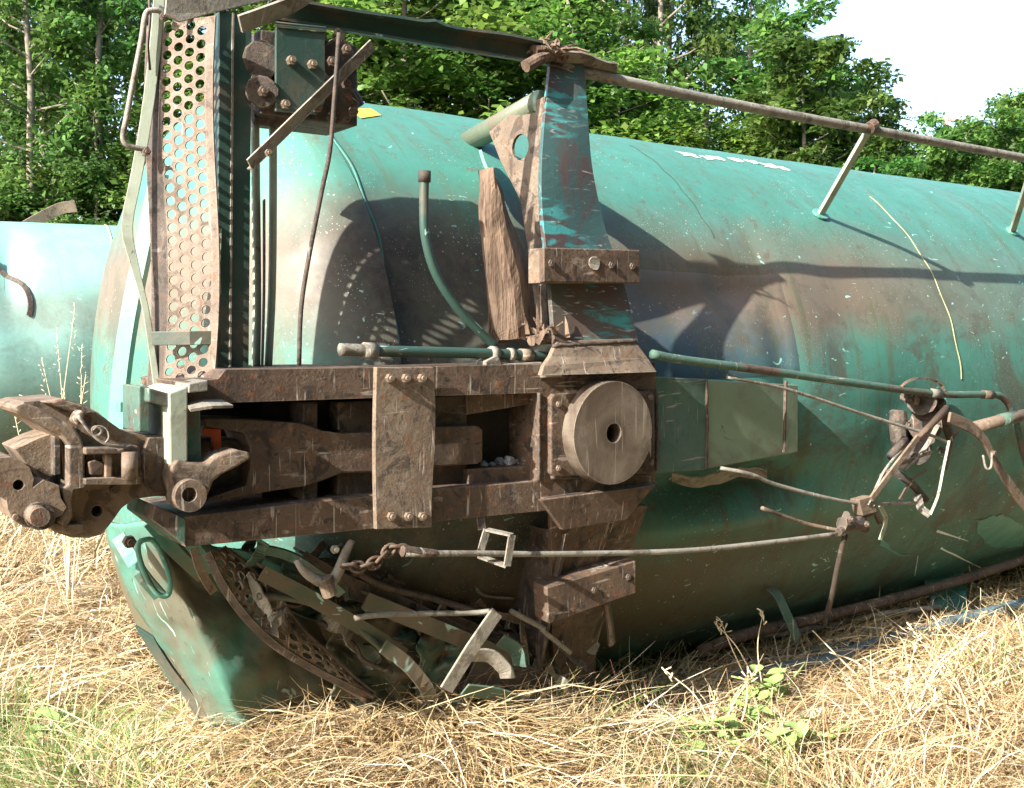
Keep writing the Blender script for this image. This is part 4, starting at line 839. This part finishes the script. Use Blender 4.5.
loose('torn_metal_strip', 'rust_green', 'flat rust and green strip half buried below the hanging band', 'metal strip', ((800, 655, .08), (835, 648, .14), (862, 640, .1)), 0, 4, .06)
bm = new_bm(); g = [[pZ(928 + 37 * u - 6 * v, 610 - 34 * v * (0.35 + .65 * u) - 2 * math.sin(u * 5), .12) + Vector((0, -.03 * math.sin(v * 3), .12 * v)) for u in [i / 6 for i in range(7)]] for v in [i / 5 for i in range(6)]]
loft(bm, g); tag(obj('torn_sheet_piece', bm, M['teal'], solid=.01), 'crumpled green sheet metal scrap in the grass below the tank', 'scrap metal')

# ------------------------------------------------------------------ second tank car behind
pc = pD(60, 327, 13.6); AX = Vector((math.cos(math.radians(-10)), math.sin(math.radians(-10)), 0)); SD = Vector((-AX.y, AX.x, 0)); R2 = 1.5; base2 = Vector((pc.x, pc.y, 0)); zc2 = H - .21
car2 = empty('tank_car', base2, 'second overturned tank car lying behind, pale teal and dented', 'tank car')
def c2(s, th, rad=R2):
    n = SD * -math.cos(th) + UZ * math.sin(th); p = Vector((pc.x, pc.y, zc2)) + AX * s + n * rad
    for (s0, t0, a, b, h) in ((-.62, .62, .16, .4, .20), (-.35, .2, .3, .3, .12), (-1.6, .4, .7, .5, .35), (1.2, -.2, 1.2, .4, .1)):
        p -= n * h * math.exp(-((s - s0) / a) ** 2 - ((th - t0) / b) ** 2)
    return p
bm = new_bm(); ss = [-7 + .12 * i for i in range(126)]; loft(bm, [[c2(s, 2 * math.pi * j / 100 - math.pi) for j in range(100)] for s in ss], True); obj('tank_shell', bm, M['tank2'], car2, smooth=True)
for s0, sg in ((ss[0], -1), (ss[-1], 1)):
    bm = new_bm(); g = []
    for i in range(13):
        t = math.pi / 2 * i / 12; g.append([Vector((pc.x, pc.y, zc2)) + AX * (s0 + sg * .75 * math.sin(t)) + (SD * -math.cos(a) + UZ * math.sin(a)) * R2 * math.cos(t) for a in [2 * math.pi * j / 60 for j in range(60)]])
    loft(bm, g, True); bmesh.ops.remove_doubles(bm, verts=bm.verts, dist=1e-5); obj('tank_head', bm, M['tank2'], car2, smooth=True)
bm = new_bm(); q = [pD(26, 226, 13.3), pD(48, 214, 13.3), pD(62, 208, 13.3), pD(76, 206, 13.3)]; ribbon(bm, q, (.2, -.6, 1), .14, .02, 4); obj('bent_strip', bm, M['rust_pale'], car2)
for s_ in (-3.2, .55, 3.6):
    bm = new_bm(); ribbon(bm, [c2(s_, -1.2 + 2.7 * t, R2 + .004) for t in [i / 30 for i in range(31)]], (AX.x, AX.y, 0), .02, .012); obj('weld_seam', bm, M['seam'], car2)
bm = new_bm(); ribbon(bm, [c2(-.80 + .42 * math.sin(t * 1.9), .80 - .55 * t, R2 + .02) for t in [i / 12 for i in range(13)]], (0, -1, 0), .03, .05); obj('torn_crease', bm, M['rust_dark'], car2)

# ------------------------------------------------------------------ trees
def leaf_mesh(name, clumps, leaf, cols):
    """clumps: (centre, radius xyz, n, tone); many small folded leaves"""
    Vs, Cs = [], []
    for c, rad, n, tone in clumps:
        d = rng.normal(size=(n, 3)); d /= np.linalg.norm(d, axis=1)[:, None] + 1e-9; rr = rng.random(n) ** .45
        P = np.array(c) + d * rr[:, None] * np.array(rad)
        ax = rng.normal(size=(n, 3)) * (1, 1, .55) + np.array((0, 0, -.35)); ax /= np.linalg.norm(ax, axis=1)[:, None]
        sd = np.cross(ax, rng.normal(size=(n, 3)) * .5 + np.array((0, 0, 1))); sd /= np.linalg.norm(sd, axis=1)[:, None] + 1e-9
        L = leaf * rng.uniform(.65, 1.35, n)[:, None]; W = L * .30; up = np.cross(sd, ax) * L * .10
        quad = np.stack([P, P + ax * L * .45 + sd * W + up, P + ax * L, P + ax * L * .45 - sd * W + up], 1)
        Vs.append(quad); base = np.array(cols[0]) * (1 - tone) + np.array(cols[1]) * tone
        cc = np.clip(base * rng.uniform(.7, 1.35, (n, 1)) + rng.normal(size=(n, 3)) * .006, .004, 1); Cs.append(np.repeat(cc[:, None, :], 4, 1))
    V = np.concatenate(Vs).reshape(-1, 3); C_ = np.concatenate(Cs).reshape(-1, 3); nq = len(V) // 4
    return quads_mesh(name, V, np.arange(nq * 4).reshape(-1, 4), C_)
def quads_mesh(name, V, Fq, C_):
    me = bpy.data.meshes.new(name); me.vertices.add(len(V)); me.vertices.foreach_set('co', V.astype(np.float32).ravel())
    nq = len(Fq); me.loops.add(nq * 4); me.loops.foreach_set('vertex_index', Fq.astype(np.int32).ravel())
    me.polygons.add(nq); me.polygons.foreach_set('loop_start', np.arange(0, nq * 4, 4, dtype=np.int32))
    me.update(calc_edges=True)
    ca = me.color_attributes.new('Col', 'FLOAT_COLOR', 'POINT'); ca.data.foreach_set('color', np.concatenate([C_, np.ones((len(C_), 1))], 1).astype(np.float32).ravel())
    return me
def make_tree_meshes(kind, seed):
    """unit tree of height 10; returns trunk mesh, crown mesh"""
    dark = kind == 'dark'; kind = 'bush' if dark else kind
    r = random.Random(seed); bm = new_bm(); x = y = 0; pts = []
    for i in range(9): pts.append(Vector((x, y, 10 * i / 8 * .97))); x += r.uniform(-.16, .16); y += r.uniform(-.16, .16)
    r0 = {'tall': .13, 'bush': .10, 'frond': .11}[kind]
    tube(bm, pts, lambda t: r0 * (1 - .85 * t) + .012, 9, 3); cl = []
    nb = {'tall': 34, 'bush': 34, 'frond': 26}[kind]; zlo = {'tall': .22, 'bush': .04, 'frond': .25}[kind]
    for b in range(nb):
        t = zlo + (1 - zlo) * (b + r.random()) / nb; p = samp(pts, t * .99); a = b * 2.4 + r.uniform(-.5, .5)
        prof = {'tall': .55 + .9 * math.sin(math.pi * min(1, max(0, (t - .1) / .95))) , 'bush': 1.0 + .9 * math.sin(math.pi * t ** .8), 'frond': .5 + 1.25 * math.sin(math.pi * min(1, max(0, (t - .12) / .98)))}[kind]
        ln = prof * r.uniform(.6, 1.25); d = Vector((math.cos(a), math.sin(a), r.uniform(.15, .65)))
        e = p + d * ln; m = p + d * ln * .5 + Vector((0, 0, -.06)); tube(bm, [p, m, e], lambda q: .035 * (1 - .8 * q) * (1.2 - t) + .006, 5)
        for k in range(3 if kind != 'frond' else 4):
            f = (.55, .8, 1.05, .3)[k]; c = p + d * ln * f + Vector((r.gauss(0, .22), r.gauss(0, .22), r.gauss(0, .2)))
            s_ = r.uniform(.28, .62) * (1.1 if kind == 'bush' else .85)
            cl.append((tuple(c), (s_ * 1.2, s_ * 1.2, s_ * .75), int((85 if kind == 'tall' else 165 if kind == 'bush' else 120) * r.uniform(.6, 1.3)), r.random()))
    bmesh.ops.recalc_face_normals(bm, faces=bm.faces); me = bpy.data.meshes.new('trunk'); bm.to_mesh(me); bm.free(); me.polygons.foreach_set('use_smooth', [True] * len(me.polygons)); me.materials.append(M['bark'])
    cols = {'tall': ((.05, .115, .028), (.14, .24, .055)), 'bush': ((.07, .15, .028), (.20, .32, .06)), 'frond': ((.07, .16, .035), (.15, .27, .06))}['tall' if dark else kind]
    cm = leaf_mesh('crown', cl, {'tall': .16, 'bush': .15, 'frond': .19}[kind], cols)
    if kind == 'frond':          # feather-leaved shoots round the crown
        Vs, Cs = [], []; r2 = np.random.default_rng(seed)
        for (c, rad, n, tone) in cl:
            for q in range(5):
                a = r2.uniform(0, 6.28); d0 = np.array((math.cos(a), math.sin(a), r2.uniform(.0, .7))); ln = r2.uniform(.45, .8); c0 = np.array(c)
                for k in range(10):
                    t = (k + 1) / 10; p = c0 + d0 * ln * t - np.array((0, 0, .35 * t * t * ln)); s_ = np.cross(d0, (0, 0, 1)); s_ /= np.linalg.norm(s_)
                    for sg in (-1, 1):
                        ax = s_ * sg * .9 + d0 * .35 - np.array((0, 0, .35)); L = .20 * (1 - .4 * t); wd = d0 * .03
                        Vs.append([p, p + ax * L * .4 + wd, p + ax * L, p + ax * L * .4 - wd]); Cs.append([np.array((.07, .17, .03)) * r2.uniform(.7, 1.5)] * 4)
        V = np.concatenate([np.empty((0, 3)), np.array(Vs).reshape(-1, 3)]); nq = len(V) // 4
        n0 = len(cm.vertices); co_ = np.empty(n0 * 3, np.float32); cm.vertices.foreach_get('co', co_); c_ = np.empty(n0 * 4, np.float32); cm.color_attributes['Col'].data.foreach_get('color', c_)
        V = np.concatenate([co_.reshape(-1, 3), V]); C_ = np.concatenate([c_.reshape(-1, 4)[:, :3], np.array(Cs).reshape(-1, 3)])
        cm = quads_mesh('crown', V, np.arange(len(V)).reshape(-1, 4), C_)
    cm.materials.append(M['leaf']); return me, cm
TR = {k: [make_tree_meshes(k, s) for s in ss_] for k, ss_ in (('tall', (1, 2, 3)), ('bush', (4, 5)), ('frond', (6, 7)), ('dark', (8, 9)))}
LAB = {'tall': ('tall slender tree', 'tall trees behind the tanks'),
       'bush': ('dense leafy bush', 'bushes at the edge of the wood'),
       'dark': ('dark green shrub', 'shrubs in the shade of the wood'),
       'frond': ('feathery leaved tree', 'feathery trees against the sky')}
def plant(kind, px, D, top, wide=1.0, v=None):
    b = pD(px, 327, D); z = H + (327 - top) / F * D; b.z = gh(b.x, b.y) if abs(b.x) < 8 and b.y < 22 else 0
    o = empty({'tall': 'slender_tree', 'bush': 'leafy_bush', 'dark': 'shady_shrub', 'frond': 'feathery_tree'}[kind], b, ('low ' if top > 100 else 'far, high ' if D > 25.5 else 'near ') + LAB[kind][0] + ', ' + where(px), {'bush': 'bush', 'dark': 'shrub'}.get(kind, 'tree'), LAB[kind][1])
    o.rotation_euler.z = random.uniform(0, 6.28); s = z / 10; o.scale = (wide, wide, s) if kind != 'tall' else (wide, wide, s)
    t, c = (v if v is not None else random.choice(TR[kind])) if not isinstance(v, int) else TR[kind][v]
    for nm, me in (('trunk', t), ('crown', c)):
        q = bpy.data.objects.new(nm, me); COL.objects.link(q); q.parent = o
def where(px):
    for lim, txt in ((20, 'over the dented end of the second tank'), (70, 'above the bent strip on the second tank'), (125, 'just outside the grab iron'), (215, 'behind the perforated walkway'), (300, 'behind the platform post'), (420, 'behind the side sill'), (520, 'left of the cross tube, behind the side sill'), (610, 'behind the top of the bolster arm'), (690, 'behind the near end of the handrail'),
                     (790, 'behind the stencilled side of the tank'), (850, 'behind the first handrail strut'), (920, 'beyond the first handrail strut'), (960, 'beside the distant pole'), (2000, 'past the distant pole')):
        if px < lim: return txt
for px, D, top in ((-60, 24, -190), (-5, 27, -240), (45, 23, -160), (95, 28, -260), (140, 25, -200), (235, 26, -190), (20, 33, -260), (170, 36, -280),
                   (585, 27, -170), (650, 25, -190), (672, 29, -170), (706, 28, -10), (742, 26, -5), (620, 33, -200), (62, 25, -180), (110, 22, -140), (28, 21, -120)):
    plant('tall', px, D, top, random.uniform(.8, 1.0))
for px, D, top, wd in ((300, 21, -20, 1.25), (365, 22, -60, 1.3), (430, 21, -70, 1.3), (490, 22, -55, 1.3), (545, 21, -10, 1.1), (335, 26, -130, 1.3), (410, 27, -150, 1.4), (470, 28, -160, 1.4), (530, 27, -150, 1.3),
                       (610, 21, 90, .9), (665, 22, 125, .8), (715, 21, 130, .8), (260, 24, -40, 1.1), (780, 22, 140, .7)):
    plant('bush', px, D, top, wd)
for px, D, top, wd in ((-30, 21, 175, .9), (40, 22, 165, .8), (105, 21, 172, .7), (165, 22, 140, .9), (225, 22, 110, 1.0), (640, 23, 90, .9)):
    plant('dark', px, D, top, wd)
for px, D, top, wd in ((762, 22, 30, .75), (800, 20, 48, .7), (838, 23, 70, .62), (868, 21, 122, .5), (893, 19, 136, .45), (985, 20, 130, .5), (1018, 19, 130, .5), (1060, 21, 120, .6), (935, 22, 172, .5), (860, 18, 160, .5), (960, 21, 165, .5), (905, 21, 165, .5), (930, 19, 140, .45), (958, 23, 125, .5), (1000, 23, 100, .55)):
    plant('frond', px, D, top, wd)
# trees added out of view behind the camera, blocking sky light from the underframe
for k in range(13):
    b = Vector((-7 + 2.3 * k + random.uniform(-.6, .6), -6.5 - random.uniform(0, 2.5), 0)); kd = 'dark'
    o = empty('shady_shrub', b, 'tall broad tree added out of view to block sky light from the underframe', 'tree', 'unseen trees added to shade the underframe'); o.scale = (2.1, 2.1, random.uniform(1.1, 1.35)); o.rotation_euler.z = k
    o.name = 'sky_blocker_tree'
    for nm, me in zip(('trunk', 'crown'), TR[kd][k % 2]):
        q = bpy.data.objects.new(nm, me); COL.objects.link(q); q.parent = o
# distant pole with a crossarm showing between the trees
b = pD(941, 327, 40); b.z = 0; up_ = empty('utility_pole', b, 'thin distant pole with a crossarm showing above the right hand trees', 'pole')
bm = new_bm(); zt = H + (327 - 117) / F * 40; tube(bm, [b, b + Vector((0, 0, zt))], .07, 10); obj('shaft', bm, M['pole'], up_, smooth=True)
bm = new_bm(); ribbon(bm, [pD(922, 116, 40), pD(962, 121, 40)], UZ, .12, .1); obj('crossarm', bm, M['pole'], up_)

# ------------------------------------------------------------------ grass, straw, weeds
def blades(P, az, L, el, curl, W, C_, nseg=3):
    """ribbons: base, azimuth, length, start elevation, curl per segment"""
    n = len(P); pts = [P]; e = el.copy(); a = az.copy()
    for k in range(nseg):
        d = np.stack([np.cos(a) * np.cos(e), np.sin(a) * np.cos(e), np.sin(e)], 1); q = pts[-1] + d * (L / nseg)[:, None]
        q[:, 2] = np.maximum(q[:, 2], .004 + P[:, 2] * .3); pts.append(q); e = e - curl; a = a + rng.normal(0, .25, n)
    sd = np.stack([-np.sin(az), np.cos(az), rng.normal(0, .5, n)], 1); sd /= np.linalg.norm(sd, axis=1)[:, None]
    V = np.empty((n, (nseg + 1) * 2, 3))
    for k, p in enumerate(pts):
        wv = W * (1 - .75 * (k / nseg) ** 1.5); V[:, 2 * k] = p - sd * wv[:, None]; V[:, 2 * k + 1] = p + sd * wv[:, None]
    m = (nseg + 1) * 2; base = (np.arange(n) * m)[:, None]
    Fq = np.concatenate([base + np.array([[2 * k, 2 * k + 1, 2 * k + 3, 2 * k + 2]]) for k in range(nseg)])
    return V.reshape(-1, 3), Fq, np.repeat(C_[:, None, :], m, 1).reshape(-1, 3)
STRAW = np.array([(.56, .42, .23), (.65, .53, .33), (.45, .32, .155), (.31, .20, .10), (.60, .48, .27), (.70, .61, .45)]); GREEN = np.array([(.16, .26, .06), (.22, .32, .09), (.12, .20, .05)])
def scatter(n, r0, r1, a0=-34, a1=36, power=1.0):
    u = rng.random(n); rr = (r0 ** (1 - power + 1e-6) + u * (r1 ** (1 - power + 1e-6) - r0 ** (1 - power + 1e-6))) ** (1 / (1 - power + 1e-6)); al = np.radians(rng.uniform(a0, a1, n))
    th = math.atan2(fw0.y, fw0.x) - al; X, Y = rr * np.cos(th), rr * np.sin(th)
    und = (Y > 3.75 + rng.normal(0, .12, n)) & (X > 1.75) & (Y < 5.9)
    k = ~und; return X[k], Y[k]
def ghv(X, Y): return np.array([gh(x, y) for x, y in zip(X, Y)])
def grass_layer(n, r0, r1, Lr, elr, curlr, Wr, gfrac, lift=.05, power=.3, keep=None):
    X, Y = scatter(n, r0, r1, power=power)
    if keep is not None: kk = keep(X, Y); X, Y = X[kk], Y[kk]
    n = len(X); Z = ghv(X, Y) + rng.random(n) * lift
    pat = np.array([noise.noise(Vector((x * .9, y * .9, 5))) for x, y in zip(X, Y)])
    gz = np.clip(gfrac + .55 * (pat - .18) + .5 * np.exp(-((X - .95) ** 2 / .35 + (Y - 4.3) ** 2 / 1.2)), 0, .8); isg = rng.random(n) < gz
    C_ = STRAW[rng.integers(0, len(STRAW), n)].copy(); C_[isg] = GREEN[rng.integers(0, len(GREEN), isg.sum())]; C_ *= rng.uniform(.75, 1.12, (n, 1))
    dist = np.hypot(X, Y); wf = np.clip(dist / 4.5, .8, 3)
    swirl = pat * 5
    return blades(np.stack([X, Y, Z], 1), np.where(rng.random(n) < .6, swirl + rng.normal(0, .6, n), rng.uniform(0, 6.28, n)), rng.uniform(*Lr, n), rng.uniform(*elr, n), rng.uniform(*curlr, n), rng.uniform(*Wr, n) * wf, C_)
def add_stuff(name, label, parts_):
    off = 0; V, Fq, C_ = [], [], []
    for a, b, c in parts_: V.append(a); Fq.append(b + off); C_.append(c); off += len(a)
    me = quads_mesh(name, np.concatenate(V), np.concatenate(Fq), np.concatenate(C_)); me.materials.append(M['grass'])
    o = bpy.data.objects.new(name, me); COL.objects.link(o); return tag(o, label, 'grass', kind='stuff')
add_stuff('dry_grass', 'matted dry straw coloured grass with green tufts covering the ground', [
    grass_layer(64000, 3.2, 9, (.14, .55), (-.1, .5), (.0, .35), (.0014, .0044), .02, .09),
    grass_layer(34000, 3.2, 9, (.10, .32), (.4, 1.4), (.1, .7), (.0013, .0032), .12, .02),
    grass_layer(26000, 8, 22, (.2, .6), (.3, 1.4), (.1, .6), (.002, .004), .05, .05, .6),
    grass_layer(5200, 3.2, 6.5, (.22, .5), (.6, 1.4), (.05, .6), (.0015, .0034), .06, .02, keep=lambda X, Y: (Y < 2.75) | (X < .95)),
    grass_layer(18000, 3.2, 7, (.06, .2), (-.1, 1.0), (.3, 1.1), (.003, .008), .08, .08)])
def stalk_thing(name, label, cat, base, specs, cols, group=None, heads=0):
    """a few stems; specs: (top offset vector, bend, radius)"""
    root = empty(name, base, label, cat, group); bm = new_bm()
    for tip, bend, r_ in specs:
        b0 = Vector(base) + Vector((random.gauss(0, .02), random.gauss(0, .02), -.01)); tip = Vector(tip)
        tube(bm, [b0, b0 + tip * .5 + Vector(bend), b0 + tip], lambda t: r_ * (1 - .6 * t), 6, 5)
        if heads:
            for k in range(heads):
                p = b0 + tip * (1 - .16 * k / heads); d = Vector((random.gauss(0, 1), random.gauss(0, 1), .8)).normalized() * .03
                ribbon(bm, [p, p + d], (0, -1, .3), .007, .003)
    obj('stem', bm, cols, root, smooth=True); return root
M['stem'] = plain('dry_stem', (.50, .36, .2), .8, .3); M['stem_red'] = plain('reddish_stem', (.42, .2, .15), .7, .3); M['seed'] = plain('pale_seed_stem', (.62, .52, .34), .8, .2)
def g_at(px, py): p = pZ(px, py, .05); p.z = gh(p.x, p.y); return p
def toward(b, px, py): d = ray(px, py); q = EYE + d * ((b - EYE).dot(FW)); return q - b
for px, py, tips, lab in ((640, 742, ((520, 628), (612, 655)), 'dry twig bent into a point before the lower bolster arm'), (590, 735, ((505, 700), (545, 690), (440, 688)), 'leaning dry weed before the crushed platform'), (672, 738, ((650, 676), (690, 690)), 'short pale dry weed beside the bent twig'),
                          (320, 742, ((285, 690), (345, 690), (240, 620), (218, 655)), 'thin dry weed before the green head shield'), (880, 690, ((822, 650), (812, 628), (800, 700)), 'curled dry weed leaf standing in shaded straw'), (955, 690, ((1003, 616), (925, 640)), 'straight reddish stem leaning over the straw heap')):
    b = g_at(px, py); stalk_thing('dry_weed', lab, 'weed', b, [(toward(b, *t), (random.uniform(-.04, .04), 0, random.uniform(0, .06)), .0062) for t in tips], M['stem_red'] if 'reddish' in lab or 'twig' in lab or 'leaning' in lab else M['seed'])
for k in range(16):
    px, py = (random.uniform(560, 1010), random.uniform(700, 775)) if k < 11 else (random.uniform(20, 330), random.uniform(720, 775)); b = g_at(px, py)
    sp = [(toward(b, px + random.gauss(0, 45), py - random.uniform(45, 105)), (random.uniform(-.06, .06), 0, random.uniform(0, .08)), random.uniform(.0035, .0055)) for q in range(3)]
    stalk_thing('dry_weed', 'dry pale weed with bent stems and seed heads standing in the sunlit straw', 'weed', b, sp, M[random.choice(('seed', 'stem', 'seed'))], 'dry weeds standing in the straw', 5)
b = pD(70, 500, 6.6); b.z = 0
stalk_thing('tall_grass_clump', 'tall dry seeding grass standing behind the coupler', 'grass clump', b, [(toward(b, *t), (random.uniform(-.08, .08), 0, .06), .0042) for t in ((25, 395), (45, 360), (78, 306), (60, 330), (92, 372), (70, 390), (18, 410), (105, 385), (40, 425), (84, 345))], M['seed'], None, 8)
def leafy(px, py, n, h, label):
    b = g_at(px, py); root = empty('leafy_weed', b, label, 'weed'); bm = new_bm(); leaves = []
    for i in range(3): tube(bm, [b, b + Vector((random.gauss(0, .03), random.gauss(0, .03), h * .6)), b + Vector((random.gauss(0, .08), random.gauss(0, .06), h))], .004, 6, 3)
    obj('stem', bm, M['weed'], root, smooth=True)
    for i in range(n):
        a = random.uniform(0, 6.28); p = b + Vector((random.gauss(0, .05), random.gauss(0, .05), h * random.uniform(.3, 1.05))); d = Vector((math.cos(a), math.sin(a), random.uniform(-.1, .5))).normalized(); s_ = d.cross(UZ).normalized(); L = random.uniform(.05, .1); W = L * .38
        bm = new_bm(); rows_ = [[p + d * L * t - Vector((0, 0, .35 * L * t * t)) + s_ * W * k * math.sin(math.pi * (t * .9 + .08)) + UZ * abs(k) * .01 for k in (-1, 0, 1)] for t in (0, .2, .45, .7, 1)]
        loft(bm, rows_); obj('leaf', bm, M['weed'], root, smooth=True)
M['weed'] = plain('weed_leaf', (.26, .38, .12), .5, .3)
for a in ((752, 752, 16, .2, 'pale green leafy weed at the edge of the lit straw'), (690, 770, 14, .16, 'low green leafy weed in front of the bolster arm'), (820, 765, 12, .16, 'small leafy weed below the shaded strip of straw'), (625, 712, 8, .1, 'tiny green seedling under the lower bolster arm'), (770, 722, 20, .24, 'tallest pale green leafy weed near the bolster side of the lit straw'), (725, 765, 18, .18, 'spreading green weed in the sunlit straw'), (785, 775, 16, .2, 'broad leaved green weed at the front of the straw'), (60, 760, 14, .2, 'green weed among the grass tufts below the coupler')): leafy(*a)
